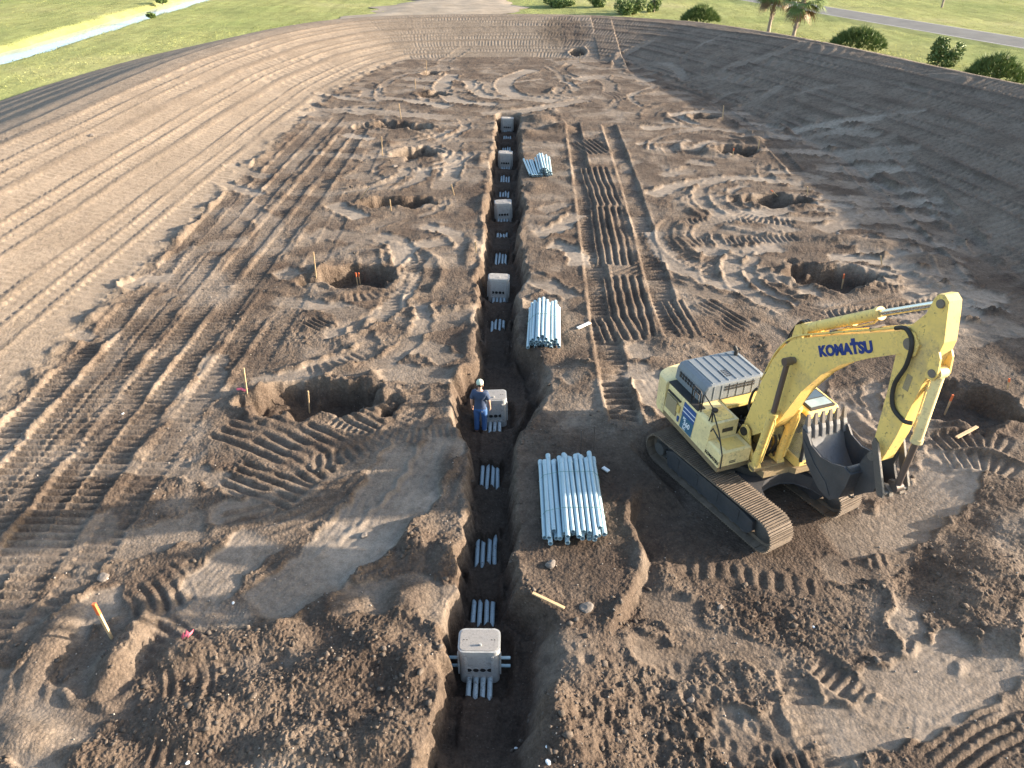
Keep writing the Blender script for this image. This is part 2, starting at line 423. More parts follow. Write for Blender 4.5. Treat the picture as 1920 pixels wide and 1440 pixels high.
def do_track(pts, w=0.72, depth=0.06, pitch=0.19, amp=0.028, lip=0.05, strength=1.0, drylevel=0.15):
    idx, d, s, r, L = stroke(pts, w)
    n = np.clip(0.85 + W2[idx] * 0.7 + W1[idx] * 0.2, 0, 1) * strength * endfade(s, L)
    m = sstep(w / 2 + 0.04, w / 2 - 0.04, np.abs(d)) * n
    rib = np.cos(2 * np.pi * s / pitch); rib = np.sign(rib) * np.abs(rib) ** 0.7
    D[idx] = D[idx] * (1 - 0.7 * m) + m * (-depth + amp * rib)
    RG[idx] *= (1 - 0.62 * m)
    dry[idx] = dry[idx] * (1 - 0.4 * m) + drylevel * m
    g = np.exp(-((np.abs(d) - w / 2 - 0.09) / 0.075) ** 2) * n
    D[idx] += lip * g * (0.7 + 0.8 * W1[idx])

def do_scrape(pts, w=0.9, depth=0.05, lip=0.07, dryl=0.8, strength=1.0, tilt=0.0):
    idx, d, s, r, L = stroke(pts, w)
    n = strength * endfade(s, L, 0.25)
    jag = 0.10 * W1[idx] + 0.05 * np.sin(s * 9 + 3 * W2[idx])
    m = sstep(w / 2 + 0.06, w / 2 - 0.05, np.abs(d) + jag) * n
    D[idx] = D[idx] * (1 - 0.85 * m) + m * (-depth + tilt * d + 0.0025 * np.sin(d * 37 + 7 * W2[idx]))
    RG[idx] *= (1 - 0.90 * m); dry[idx] = np.maximum(dry[idx], dryl * m * (0.75 + 0.5 * W2[idx])); dark[idx] *= (1 - m)
    g = np.exp(-((np.abs(d) + jag - w / 2 - 0.10) / 0.085) ** 2) * n
    D[idx] += lip * g * np.clip(0.75 + 1.2 * W1[idx], 0, 2); RG[idx] *= (1 + 0.7 * g)

def do_teeth(pts, w=1.3, n=5, depth=0.11, strength=1.0, mod=1.0):
    idx, d, s, r, L = stroke(pts, w)
    f = strength * endfade(s, L, 0.2)
    m = sstep(w / 2 + 0.05, w / 2 - 0.05, np.abs(d)) * f
    gro = 0.5 - 0.5 * np.cos(2 * np.pi * n * (d / w + 0.5) + 0.2 * W1[idx])
    D[idx] = D[idx] * (1 - 0.7 * m) - depth * m * np.clip(0.8 + mod * (0.9 * W1[idx] + 0.5 * W2[idx]), 0.15, 1.2) * gro ** 1.3 + 0.03 * m
    RG[idx] *= (1 - 0.45 * m); dry[idx] *= (1 - 0.5 * m)
    dark[idx] = np.maximum(dark[idx], 0.25 * m * gro)

def do_ridge(pts, w=0.5, h=0.15, rough=1.4):
    idx, d, s, r, L = stroke(pts, w)
    g = np.exp(-(d / (w * 0.5)) ** 2) * endfade(s, L, 0.4)
    D[idx] += .8 * h * g * np.clip(0.8 + 1.1 * W1[idx], 0.1, 2); RG[idx] = RG[idx] * (1 + (rough - 1) * g)

def ell(cx, cy, rx, ry, rot=0.0, jag=0.16, sd_=0):
    m = max(rx, ry) * 1.9
    idx = np.nonzero((np.abs(X - cx) < m) & (np.abs(Y - cy) < m))[0]
    dx = X[idx] - cx; dy = Y[idx] - cy; c, s = math.cos(rot), math.sin(rot)
    e = np.sqrt(((dx * c + dy * s) / rx) ** 2 + ((-dx * s + dy * c) / ry) ** 2)
    return idx, e * (1 + jag * W1[idx] + jag * W2[idx])

def do_pit(cx, cy, rx, ry, depth, spoil=0.09, rot=0.0):
    depth *= .70; idx, e = ell(cx, cy, rx, ry, rot, 0.36)
    m = sstep(1.05, 0.66, e)
    g = np.exp(-((e - 1.22) / 0.16) ** 2)
    D[idx] += spoil * g * np.clip(0.8 + 1.3 * W1[idx], 0, 2) * (1 - m)
    RG[idx] *= (1 + 0.6 * g)
    D[idx] = D[idx] * (1 - m) - depth * m * (1 + 0.1 * W1[idx])
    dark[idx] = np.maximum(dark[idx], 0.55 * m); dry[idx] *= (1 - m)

def do_mound(cx, cy, rx, ry, h, rot=0.0, rough=1.9, dk=0.0):
    idx, e = ell(cx, cy, rx, ry, rot, 0.22)
    g = sstep(1.15, 0.0, e)
    h = h * .68; rough = 1 + (rough - 1) * .65
    D[idx] += h * g; RG[idx] *= (1 + (rough - 1) * np.clip(g * 1.6, 0, 1)); dry[idx] *= (1 - 0.8 * np.clip(g * 1.5, 0, 1))
    dark[idx] = np.maximum(dark[idx], dk * g)

# --- berm: bands of dozer track prints that follow the crest, with spill ridges between them
lane = 1.05
dW = dC + 0.35 * np.sin(sC * 0.045) + 0.10 * perlin(sC / 9.0, dC * 0, 77) + 0.30 * np.sin(dC * 1.9 + 1.0) + (X > 8) * (0.4 * np.sin(sC * 0.11) + 0.06 * sC * 0)
ph = dW / lane
bi = np.floor(ph); fr = (ph - bi - 0.5) * lane
bandseed = (np.sin(bi * 12.9898) * 43758.5453) % 1.0
pitch = 0.40 - 0.10 * sstep(45, 70, Y)
rib = np.cos(2 * np.pi * (sC + bandseed * 3 + 0.06 * np.sin(sC * 1.3)) / pitch)
on = sstep(0.40, 0.33, np.abs(fr)) * np.clip(0.35 + 1.5 * perlin(sC / 6.0, bi * 3.7 + 0.5, 78) + 0.5, 0.1, 1) * berm * np.clip(0.55 + 1.1 * bandseed + 0.5 * W2, 0, 1) * sstep(0.15, 0.7, dC)
far_f = sstep(78, 50, Y) * 0.5 + 0.5
D += on * (-0.03 + (0.040 + 0.032 * (X > 8)) * rib * far_f)
RG *= (1 - 0.45 * on)
sp_ = np.exp(-((np.abs(fr) - 0.52) / 0.10) ** 2) * berm * sstep(0.2, 0.9, dC)
D += (0.020 + 0.020 * (X > 8)) * sp_ * np.clip(0.4 + bandseed + 0.6 * W2 + 0.6 * W1, 0, 2.2)
dry *= np.where(X > 8, .45, 1.0).astype(np.float32); dry += (0.22 * on).astype(np.float32); dark = np.maximum(dark, np.clip(0.55 * sp_ * (0.4 + bandseed) * (0.6 + W2), 0, .5) * (X > 8) + 0.22 * sp_ * (X <= 8)).astype(np.float32)  # right side made less pale: the berm's shade put into the colour
outer = sstep(0.0, -0.6, dC)
D += outer * 0.04 * np.sin(dC * 2.6 + 0.8 * W2) ; dry = np.maximum(dry, 0.45 * outer).astype(np.float32)
# toe of the berm: crumbled edge
toe = np.exp(-((dC - bw) / 0.45) ** 2) * (Y < 70)
D += toe * 0.10 * np.clip(0.6 + 1.6 * W1, 0, 2); RG *= (1 + 1.0 * toe)

floor = 1 - berm
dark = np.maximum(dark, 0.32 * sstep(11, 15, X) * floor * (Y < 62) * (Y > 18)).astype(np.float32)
D += floor * (0.045 * W2 + 0.018 * W1)
patch = fbm(X + 1.5 * W2, Y, 2.6, 3, 83)
dark = np.maximum(dark, floor * np.clip(patch * 0.9 - 0.05, 0, 0.45)).astype(np.float32); dry = np.maximum(dry, floor * np.clip(-patch * 0.9 - 0.08, 0, 0.5)).astype(np.float32)

# --- pad floor: random working marks below the surveyed ones
rnd = random.Random(11)
for i in range(230):
    x0 = rnd.uniform(-13, 19); y0 = 6 + 64 * rnd.random() ** 1.3
    if -2.2 < x0 < 3.0: continue
    a = rnd.choice([rnd.uniform(-0.35, 0.35), rnd.uniform(1.2, 1.9), rnd.uniform(-0.9, 0.9)]); L_ = rnd.uniform(1.2, 4.2) * (1 + y0 / 50)
    cv = rnd.uniform(-0.5, 0.5)
    pts = [(x0, y0), (x0 + math.cos(a) * L_ / 2, y0 + math.sin(a) * L_ / 2), (x0 + math.cos(a + cv) * L_, y0 + math.sin(a + cv) * L_)]
    q = rnd.random()
    if q < 0.55: do_scrape(pts, rnd.uniform(0.4, 1.1), 0.03, 0.035, rnd.uniform(0.3, 0.9), 0.8)
    elif q < 0.68: do_teeth(pts, rnd.uniform(0.7, 1.3), rnd.choice([3, 4, 5]), 0.06, 0.8)
    elif q < 0.82: do_ridge(pts, rnd.uniform(0.25, 0.5), rnd.uniform(0.03, 0.09), 1.5)
    else: do_track(pts, 0.6, 0.04, 0.19, 0.025, 0.04)

# --- working lanes left of the trench (dozer) and right of it (excavator)
for xl, ya, yb, st in ((-13.1, 9, 40, 1.0), (-12.1, 8, 48, 1.0), (-11.25, 8, 50, .9), (-10.1, 7, 48, 1.0), (-9.25, 7, 47, 1.0), (-8.3, 9, 22, .7), (-7.5, 17, 46, .45)):
    do_track([(xl + .25 * math.sin(y * .11 + xl), y) for y in np.linspace(ya, yb, 9)], 0.74, 0.05, 0.24, 0.045, 0.025, st)
for xl in (-12.6, -10.7, -8.8):
    do_ridge([(xl + .3 * math.sin(y * .13 + xl), y) for y in np.linspace(9, 46, 9)], 0.22, 0.04, 1.4)
do_track([G(1072, 228), G(1090, 330), G(1108, 450), G(1128, 580), G(1150, 700), G(1175, 800)], 0.84, 0.12, 0.30, 0.055, 0.06)
do_track([G(1140, 232), G(1175, 330), G(1205, 430), G(1240, 550), G(1275, 640)], 0.84, 0.12, 0.30, 0.055, 0.06)
for q in ([(1092, 262), (1128, 288)], [(1112, 312), (1138, 386)], [(1134, 386), (1156, 498)], [(1165, 515), (1192, 632)], [(1150, 590), (1175, 640)]):
    do_teeth(PX(q), 1.5, 5, 0.13, 1.0, .25)
for q, w_, n_ in (([(1310, 565), (1405, 618)], 1.0, 4), ([(1258, 560), (1298, 632)], .8, 3), ([(433, 785), (535, 822), (640, 880)], 1.9, 6), ([(430, 885), (570, 935)], 1.1, 4),
                  ([(272, 1082), (300, 1110), (318, 1150)], 1.25, 5), ([(700, 765), (806, 738)], 1.0, 5), ([(578, 598), (625, 622)], .7, 4), ([(1390, 1035), (1392, 1080)], 3.2, 10),
                  ([(1760, 1420), (1850, 1350), (1915, 1320)], 1.0, 5), ([(1560, 590), (1700, 560)], .9, 3), ([(690, 930), (660, 1010)], .8, 3), ([(1820, 1180), (1860, 1200)], 1.1, 5),
                  ([(650, 770), (720, 800)], .9, 4), ([(1480, 1380), (1500, 1440)], .6, 3), ([(1290, 440), (1330, 470)], 1.2, 4), ([(1380, 440), (1420, 470)], 1.2, 3)):
    do_teeth(PX(q), w_, n_, 0.05 if w_ > 3 else 0.08)
for q, w_ in (([(600, 630), (660, 615), (715, 590), (755, 550), (768, 505)], .75), ([(465, 725), (560, 702), (640, 676), (705, 648)], .85),
              ([(475, 1155), (600, 1065), (700, 955), (785, 830)], 1.35), ([(560, 1110), (690, 1020), (790, 910), (838, 812)], 1.0), ([(360, 1130), (430, 1060), (500, 1000)], 1.1),
              ([(1535, 1352), (1650, 1335), (1800, 1272), (1910, 1195)], .95), ([(1615, 1262), (1720, 1240), (1825, 1165)], .55), ([(1555, 992), (1665, 975), (1745, 930), (1790, 868), (1795, 835)], 1.25),
              ([(1215, 366), (1300, 342), (1400, 334), (1510, 345)], .9), ([(1535, 432), (1600, 415), (1700, 408), (1765, 412)], .9), ([(1250, 216), (1330, 209), (1412, 214)], .9),
              ([(852, 138), (828, 163), (860, 190), (935, 196)], 1.3), ([(1000, 130), (948, 150), (960, 176), (1045, 190)], 1.4), ([(700, 182), (780, 190), (845, 201)], 1.2),
              ([(560, 216), (650, 206), (760, 214), (880, 223)], 1.5), ([(900, 214), (1000, 205), (1100, 186)], 1.3), ([(1080, 150), (1150, 140), (1225, 152)], 1.3), ([(880, 150), (905, 178), (1000, 186)], 1.0),
              ([(425, 312), (505, 332)], .8), ([(412, 342), (492, 366)], .8), ([(575, 200), (690, 214)], .9), ([(590, 176), (700, 190)], .9), ([(1000, 442), (1040, 432), (1084, 398)], .8),
              ([(985, 515), (1050, 545), (1078, 560)], .8), ([(1480, 246), (1560, 250), (1650, 262)], .8), ([(1540, 300), (1620, 305), (1705, 322)], .8), ([(1450, 406), (1540, 410), (1640, 398), (1730, 402)], .6),
              ([(1330, 400), (1400, 410)], 1.3), ([(1490, 545), (1545, 552)], .9), ([(1560, 340), (1640, 350), (1740, 372)], .7), ([(1480, 280), (1560, 286), (1640, 300)], .6), ([(1600, 470), (1700, 480), (1790, 500)], .7),
              ([(1290, 780), (1230, 740), (1200, 690)], 1.0), ([(1170, 660), (1230, 655)], .9), ([(1165, 690), (1220, 700)], 1.0), ([(1060, 690), (1100, 710)], 1.0), ([(1200, 1110), (1330, 1130)], .8),
              ([(0, 1340), (80, 1370), (170, 1400)], 1.2), ([(240, 1120), (160, 1150), (110, 1200)], .9), ([(40, 1330), (60, 1270), (90, 1230)], .5), ([(1180, 1180), (1250, 1210), (1320, 1230)], .7),
              ([(230, 545), (270, 525), (330, 520)], .8), ([(300, 560), (340, 545)], .6), ([(130, 640), (180, 620)], .8), ([(1330, 1330), (1440, 1380)], 1.0)):
    do_scrape(PX(q), w_, 0.04, 0.05, 0.9)
for q, w_ in (([(1225, 430), (1250, 480), (1310, 520), (1400, 542)], .8), ([(1330, 395), (1410, 400), (1490, 392)], 1.0), ([(1285, 300), (1345, 310)], .9), ([(1200, 240), (1290, 235)], .9), ([(1270, 246), (1330, 240), (1405, 250)], .8), ([(1190, 270), (1300, 262)], .6), ([(1240, 330), (1300, 314)], .7), ([(1300, 470), (1370, 470)], .9), ([(1395, 470), (1470, 462)], .9), ([(1030, 455), (1075, 470), (1088, 500)], .8), ([(1010, 395), (1070, 380)], .8), ([(700, 440), (745, 455), (760, 500)], .9), ([(640, 330), (720, 335)], .8), ([(800, 270), (850, 300), (840, 340)], .9), ([(620, 380), (680, 410)], .9), ([(790, 420), (850, 440), (880, 470)], .7), ([(520, 505), (560, 520)], .9), ([(640, 250), (700, 262)], .8)):
    do_scrape(PX(q), w_, 0.04, 0.05, 0.95)
for i in range(80):
    py = rnd.uniform(225, 620); px = 1400 + (py - 225) * .72 + rnd.uniform(-40, 120); ln_ = rnd.uniform(70, 200)
    do_scrape(PX([(px, py), (px + ln_ / 2, py + ln_ * .03), (px + ln_, py + ln_ * rnd.uniform(.08, .16))]), rnd.uniform(.35, .8), 0.03, 0.05, rnd.uniform(.7, 1.0), 1.0)
for q in ([(1540, 592), (1650, 585), (1800, 560)], [(1280, 416), (1390, 412), (1495, 416)], [(1305, 452), (1400, 450), (1500, 446)], [(1760, 850), (1850, 860), (1918, 890)],
          [(1740, 820), (1840, 820), (1915, 845)], [(1250, 160), (1330, 190), (1420, 250), (1500, 330)], [(1580, 300), (1640, 360), (1710, 430), (1800, 530)], [(1660, 290), (1740, 370), (1850, 480)],
          [(730, 590), (740, 540), (790, 480)], [(1160, 400), (1180, 470)]):
    do_track(PX(q), 0.7, 0.05, 0.24, 0.04, 0.06)

# dozer ruts that climb the far right corner of the berm
idx, e = ell(2.2 + 3.0, 78.5, 3.2, 4.5); dark[idx] = np.maximum(dark[idx], .45 * sstep(1.1, .4, e)); dry[idx] *= (1 - .8 * sstep(1.1, .4, e)); RG[idx] *= 1 + 2.5 * sstep(1.1, .4, e)

# arcs swept by the bucket round the pits
def arc(cx, cy, r, a0, a1, n=6): return [(cx + r * math.cos(a), cy + r * math.sin(a)) for a in np.linspace(a0, a1, n)]
for i, (px, py, rs) in enumerate(((612, 748, 1), (668, 517, 1), (735, 380, 1), (772, 287, 1), (738, 236, 1), (806, 160, 1), (1818, 756, -1), (1562, 520, -1), (1446, 376, -1), (1368, 282, -1), (1318, 221, -1), (960, 165, 1), (1100, 170, -1), (1450, 450, -1), (560, 600, 1), (650, 320, 1))):
    cx, cy = G(px, py); cx += rs * rnd.uniform(-.5, .5)
    r = rnd.uniform(1.8, 2.2)
    while r < 4.8:
        w_ = rnd.uniform(.25, .75); a0 = rnd.uniform(-1.5, -.2) if rs > 0 else rnd.uniform(1.7, 3.0); a1 = a0 + rnd.uniform(.6, 1.9)
        pts = arc(cx, cy, r, a0, a1)
        if not any(-2.0 < p[0] < 2.4 or p[1] < 12 for p in pts):
            q = rnd.random()
            if q < .62: do_scrape(pts, w_, .035, .055, rnd.uniform(.55, 1.0), .95)
            elif q < .80: do_track(pts, .6, .04, .26, .026, .035)
            else: do_ridge(pts, .35, .10, 1.6)
        r += w_ + rnd.uniform(.15, .5)

# --- pits dug for the footings, two rows and the far end
PITS = [(612, 748, 1.45, .85, 1.15), (668, 517, 1.45, .85, 1.0), (735, 380, 1.5, .8, .9), (772, 287, 1.5, .85, .9), (806, 177, .95, .75, .8), (812, 137, .85, .7, .7),
        (1818, 756, 1.25, .95, 1.0), (1562, 520, 1.7, 1.1, 1.0), (1446, 376, 1.65, .8, .85), (1368, 282, 1.5, 1.0, .9), (1318, 221, 1.3, .8, .7), (738, 236, 1.5, 1.0, .8), (792, 240, 1.0, .8, .6), (1086, 104, .8, 1.0, .5)]
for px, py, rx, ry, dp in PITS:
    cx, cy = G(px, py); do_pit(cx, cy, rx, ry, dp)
for px, py, rx, ry, h in ((480, 745, .9, .9, .25), (520, 735, .6, .5, .25), (650, 690, 1.2, .5, .2), (690, 720, .5, .8, .18), (600, 505, .5, .8, .35), (700, 475, 1.0, .5, .2), (640, 555, 1.2, .5, .22),
                          (700, 375, .8, .5, .2), (730, 270, .8, .7, .3), (720, 300, 1.0, .5, .2), (1410, 265, 1.6, .8, .45), (1330, 285, .9, .8, .4), (1420, 250, 1.2, .7, .35), (1500, 385, 1.0, .5, .2), (1500, 510, .8, .8, .25),
                          (1620, 545, 1.2, .6, .2), (1750, 720, .9, .6, .25), (1880, 770, .8, .6, .25), (1010, 225, 1.4, 1.2, .55), (1050, 240, 1.2, 1.0, .5), (990, 250, 1.0, 1.0, .3),
                          (1650, 460, 2.2, 1.0, .35), (1740, 490, 2.0, 1.0, .35), (1560, 450, 1.6, .7, .25), (1010, 520, .8, .5, .2), (1100, 690, .8, .9, .25), (1020, 660, .7, .5, .25), (1150, 790, .9, .8, .2),
                          (1860, 1060, 1.0, 1.2, .35), (1820, 1110, .8, .8, .3), (1900, 1180, 1.0, .7, .25), (1260, 640, .7, .7, .15)):
    cx, cy = G(px, py); do_mound(cx, cy, rx, ry, h)

# --- heaped loose spoil in the foreground and beside the trench
for px, py, rx, ry, h, dk in ((260, 1190, .35, .9, .45, 0), (205, 1260, .35, .6, .35, 0), (95, 1200, .45, 1.2, .3, 0), (330, 1230, .6, .5, .3, 0), (420, 1210, .9, .5, .28, 0), (520, 1190, .9, .6, .28, 0), (640, 1150, 1.0, .7, .30, 0),
                          (360, 1350, 1.0, .5, .35, 0), (470, 1300, 1.0, .6, .30, 0), (600, 1270, .9, .7, .34, 0), (700, 1220, .9, .8, .34, 0), (760, 1130, .7, .9, .30, 0), (770, 1250, .5, .8, .36, 0), (740, 1380, .6, .6, .40, 0),
                          (650, 1400, .7, .4, .30, 0), (540, 1400, .8, .4, .30, 0), (830, 1040, .35, .8, .22, 0), (840, 880, .35, 1.0, .18, 0), (870, 700, .5, .5, .28, 0), (880, 640, .3, 1.0, .25, 0), (780, 1010, .5, 1.0, .22, 0),
                          (1040, 1320, .45, .6, .42, 0), (1060, 1380, .6, .5, .3, .1), (1000, 1110, .6, .4, .2, .3), (880, 470, .3, 1.6, .2, 0), (905, 380, .3, 1.6, .2, 0), (900, 300, .4, 1.6, .2, 0), (1000, 350, .6, 1.0, .2, .2),
                          (1045, 830, .9, .6, .2, 0), (1000, 790, .7, 1.0, .15, .3), (1250, 1060, .5, .6, .25, 0), (40, 1390, .8, .5, .3, 0), (150, 1420, 1.0, .4, .2, 0)):
    cx, cy = G(px, py); do_mound(cx, cy, rx, ry, h, 0, 2.4, dk)
# rough churned ground
for px, py, rx, ry, rgh in ((1400, 1180, 3.2, 1.5, 2.0), (1250, 1400, 2.0, 1.2, 2.0), (1180, 1330, 1.6, 1.2, 1.9), (1700, 1060, 1.5, 1.0, 1.8), (500, 620, 2.6, 1.6, 1.7), (300, 1330, 2.2, .9, 1.7), (560, 1340, 2.4, 1.0, 2.1), (700, 640, 1.4, 1.8, 1.7), (1350, 660, 2.2, 2.0, 1.5), (1000, 620, 1.5, 2, 1.4), (620, 330, 3, 2.5, 1.4), (1480, 300, 3, 2, 1.3)):
    cx, cy = G(px, py); idx, e = ell(cx, cy, rx, ry); g = sstep(1.2, .5, e); RG[idx] *= (1 + (rgh - 1) * g); dry[idx] *= (1 - .6 * g)

# footprint-like dimples in the right foreground
for i in range(130):
    px = rnd.uniform(1060, 1480); py = rnd.uniform(1225, 1440); cx, cy = G(px, py); r_ = rnd.uniform(.06, .13)
    idx = np.nonzero((np.abs(X - cx) < .3) & (np.abs(Y - cy) < .3))[0]; q = np.hypot(X[idx] - cx, (Y[idx] - cy) / 1.3) / r_
    D[idx] += -.028 * np.exp(-q ** 2) + .010 * np.exp(-((q - 1.6) / .4) ** 2)

# --- the working area of the excavator is cut lower than the bank along the trench
ex_line = catmull(PX([(1320, 640), (1255, 780), (1200, 900), (1178, 965), (1205, 1030), (1192, 1090), (1150, 1160), (1120, 1200), (1100, 1290), (1090, 1440)]) , 6)
lx = np.interp(Y, ex_line[::-1, 1], ex_line[::-1, 0]) + 0.09 * W1
low = sstep(-0.02, 0.22, X - lx) * sstep(23, 17, Y) * sstep(13.5, 9.5, X) * sstep(1, 5, Y)
low_s = sstep(-0.3, 1.6, X - lx) * sstep(23, 17, Y) * sstep(14, 9.5, X)
mixs = sstep(13.5, 12.5, Y) * sstep(9.0, 10.0, Y)
LOWD = 0.36
D -= LOWD * (low * mixs + low_s * (1 - mixs))
edge = np.exp(-((X - lx + 0.10) / 0.10) ** 2) * sstep(13.5, 12.5, Y) * sstep(9.2, 10.0, Y)
D += 0.10 * edge * np.clip(.6 + W1, 0, 2); RG *= (1 + .8 * edge)
# soil colour darkened where the machine swings, for damp and for shade
idx, e = ell(*G(1330, 950), 3.6, 2.6); dark[idx] = np.maximum(dark[idx], .65 * sstep(1.1, .5, e))
idx, e = ell(*G(1080, 1080), 1.6, 2.2); dark[idx] = np.maximum(dark[idx], .60 * sstep(1.1, .5, e))
idx, e = ell(*G(1150, 1250), 2.6, 1.6); dark[idx] = np.maximum(dark[idx], .40 * sstep(1.1, .5, e))
idx, e = ell(4.0, 9.0, 5.5, 4.0); dark[idx] = np.maximum(dark[idx], .30 * sstep(1.1, .4, e) * np.clip(.8 + W1[idx] + W2[idx], 0, 1.4))
bk_ = np.exp(-((X - 1.6) / 1.0) ** 2) * (Y > 5) * (Y < 50) + np.exp(-((X + 1.5) / .7) ** 2) * (Y > 5) * (Y < 50); dark = np.maximum(dark, .30 * bk_ * np.clip(.7 + W2 + W1, 0, 1.3)).astype(np.float32)
# level stand under the tracks
exC = np.array([6.453, 14.027]); hu = R(-60.0)
ux = (X - exC[0]) * math.cos(hu) + (Y - exC[1]) * math.sin(hu); uy = -(X - exC[0]) * math.sin(hu) + (Y - exC[1]) * math.cos(hu)
st = sstep(2.6, 1.9, np.abs(ux)) * sstep(2.0, 1.6, np.abs(uy))
D = D * (1 - st) + (-LOWD - 0.01) * st; RG = RG * (1 - .7 * st)

# --- trench
BOXY = [9.13, 17.6, 25.7, 34.1, 42.4, 50.4]
tl = np.interp(Y, [6.0, 7.4, 8.2, 9.6, 10.3, 12, 15, 16.3, 18.2, 19.2, 24, 25.2, 26.6, 33, 34, 42, 50.9, 51.4], [-.80, -.78, -.74, -.74, -.50, -.48, -.52, -.95, -1.0, -.55, -.62, -.85, -.64, -.80, -.70, -.74, -.74, -.5])
tr = np.interp(Y, [6.0, 7.2, 8.4, 9.7, 10.2, 12, 15, 16.3, 18.0, 19.6, 20.6, 24, 25.4, 26.8, 29, 33.2, 35, 41.5, 50.9, 51.4], [.80, .80, .92, .92, .60, .60, .66, .85, 1.30, 1.05, .62, .64, .98, .85, .66, .92, .70, .76, .70, .5])
nx = 0.045 * perlin(X / 5, Y / .16, 94) + 0.05 * np.abs(perlin(X / .3, Y / .26, 96)) + 0.12 * perlin(X / .5, Y / .5, 90) + 0.12 * perlin(X / 1.7, Y / 1.9, 91)
wl_ = 0.16 + 0.10 * perlin(X / .9, Y / 1.1, 92)
soft = np.interp(Y, [5, 7, 8.0, 9.6, 10.3, 15, 16.4, 18.6, 20.3, 60], [.6, .6, .9, .9, .20, .20, .6, .8, .22, .22])
soft_l = np.interp(Y, [5, 8, 10, 15, 16.3, 18.2, 19.2, 60], [.2, .2, .2, .2, .5, .5, .2, .2])
tm = sstep(-np.clip(wl_, .1, .3) * soft_l / .2 * .5, .14, X - tl - nx) * sstep(-soft * .75, .14, tr + nx - X)
tm = tm * sstep(51.4, 50.9, Y) * sstep(5.2, 6.6, Y)
FLOOR = -1.10 + 0.55 * sstep(8.0, 6.6, Y) + 0.012 * (Y > 99)
fl = FLOOR + 0.21 * sstep(7.4, 8.2, Y) + 0.05 * W2 + 0.07 * W1
H0 = B + D
lipL = np.exp(-((X - tl - nx + .18) / .16) ** 2) * (Y > 5) * (Y < 50.5); lipR = np.exp(-((X - tr - nx - .2) / .18) ** 2) * (Y > 10) * (Y < 50.5)
H0 = H0 + .05 * lipL * np.clip(.5 + 1.5 * W1, 0, 2) + .04 * lipR * np.clip(.4 + 1.5 * W1, 0, 2); RG *= (1 + .9 * lipL + .6 * lipR)
# soil covers the conduits except where they are still bare
PIPE_Z = -1.0
bare = np.zeros(NV, np.float32)
BARE = []
for py0, py1 in ((1260, 1315), (1130, 1175), (1008, 1062), (874, 918), (768, 815), (604, 622), (548, 572), (478, 498), (440, 449), (402, 416), (362, 372), (332, 344), (306, 316), (278, 286), (258, 264)):
    ya, yb = G(930, py1, PIPE_Z)[1], G(930, py0, PIPE_Z)[1]; dq = .12 * (yb - ya); ya += dq; yb -= dq; BARE.append((ya, yb))
    e_ = 0.12 + 0.004 * yb
    jy = Y + .10 * W1 + (.16 + .004 * yb) * perlin(X / .13, Y / .6, 95)
    bare = np.maximum(bare, sstep(ya - e_, ya + e_ * .3, jy) * sstep(yb + e_, yb - e_ * .3, jy))
fl = fl + .26 * np.clip(.25 + 1.4 * W1 + .4 * W2, 0, 1.2) * (np.exp(-((X - tl - .20) / .13) ** 2) + np.exp(-((X - tr + .20) / .13) ** 2))
cov = PIPE_Z + 0.15 + .05 * W1 + .03 * W2; opn = PIPE_Z - 0.075 + .03 * W1
ctr = sstep(.44, .30, np.abs(X + .08 * W1))
fl = np.maximum(fl, cov * ctr + fl * (1 - ctr)) * (1 - bare * ctr) + opn * bare * ctr
for yb in BOXY:
    q = sstep(.75, .5, np.abs(Y - yb)) * sstep(.7, .5, np.abs(X)); fl = fl * (1 - q) + (-1.14) * q
H = H0 * (1 - tm) + fl * tm
RG = np.where(tm > .5, np.maximum(RG, .028), RG); dark = np.maximum(dark, .75 * sstep(.4, .95, tm) + .12 * (tm > .05)); dry *= (1 - tm)  # trench soil colour darkened to stand for the shade inside

# --- fine relief
wx = X + 0.16 * W1 + 0.05 * perlin(X / .22, Y / .22, 33); wy = Y + 0.16 * perlin(X / 1.0, Y / 1.0, 34) + 0.05 * perlin(X / .22, Y / .22, 35)
N1 = fbm(wx, wy, 0.80, 5, 10, 0.60); N2 = fbm(wx, wy, 0.21, 3, 20, 0.6, True) * np.clip(0.7 + 1.3 * W2, 0.1, 1.6); N3 = fbm(X, Y, 0.075, 2, 30, 0.6, True)
near = sstep(40, 14, Y)
RG = np.minimum(RG, 0.042)
H = H + RG * (1.0 * N1 + 0.45 * N2 + 0.42 * N3 * near)
H = H.astype(np.float32)

nr, nc = SH
i0 = (np.arange(nr - 1)[:, None] * nc + np.arange(nc - 1)[None, :]).ravel()
quads = np.stack([i0, i0 + 1, i0 + nc + 1, i0 + nc], 1)
keep = (dC[quads].max(1) > -14.5)
quads = quads[keep]
pad_me = np_mesh("pad", np.stack([X, Y, H], 1), quads.ravel(), np.full(len(quads), 4))
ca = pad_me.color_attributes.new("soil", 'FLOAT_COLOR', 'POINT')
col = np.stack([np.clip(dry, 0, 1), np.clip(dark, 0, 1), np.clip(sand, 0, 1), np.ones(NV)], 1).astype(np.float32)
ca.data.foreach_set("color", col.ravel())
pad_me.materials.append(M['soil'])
pad = link(bpy.data.objects.new("bare_soil_ground", pad_me)); tag(pad, kind="structure")

Hgrid = H.reshape(SH)
def hz(x, y):
    """ground height of the pad at a plan position"""
    i = int(np.clip(np.searchsorted(rY, y) - 1, 0, nr - 2)); out = []
    for k in (i, i + 1): out.append(np.interp(x, XX[k], Hgrid[k]))
    t = (y - rY[i]) / (rY[i + 1] - rY[i]); return float(out[0] + (out[1] - out[0]) * np.clip(t, 0, 1))

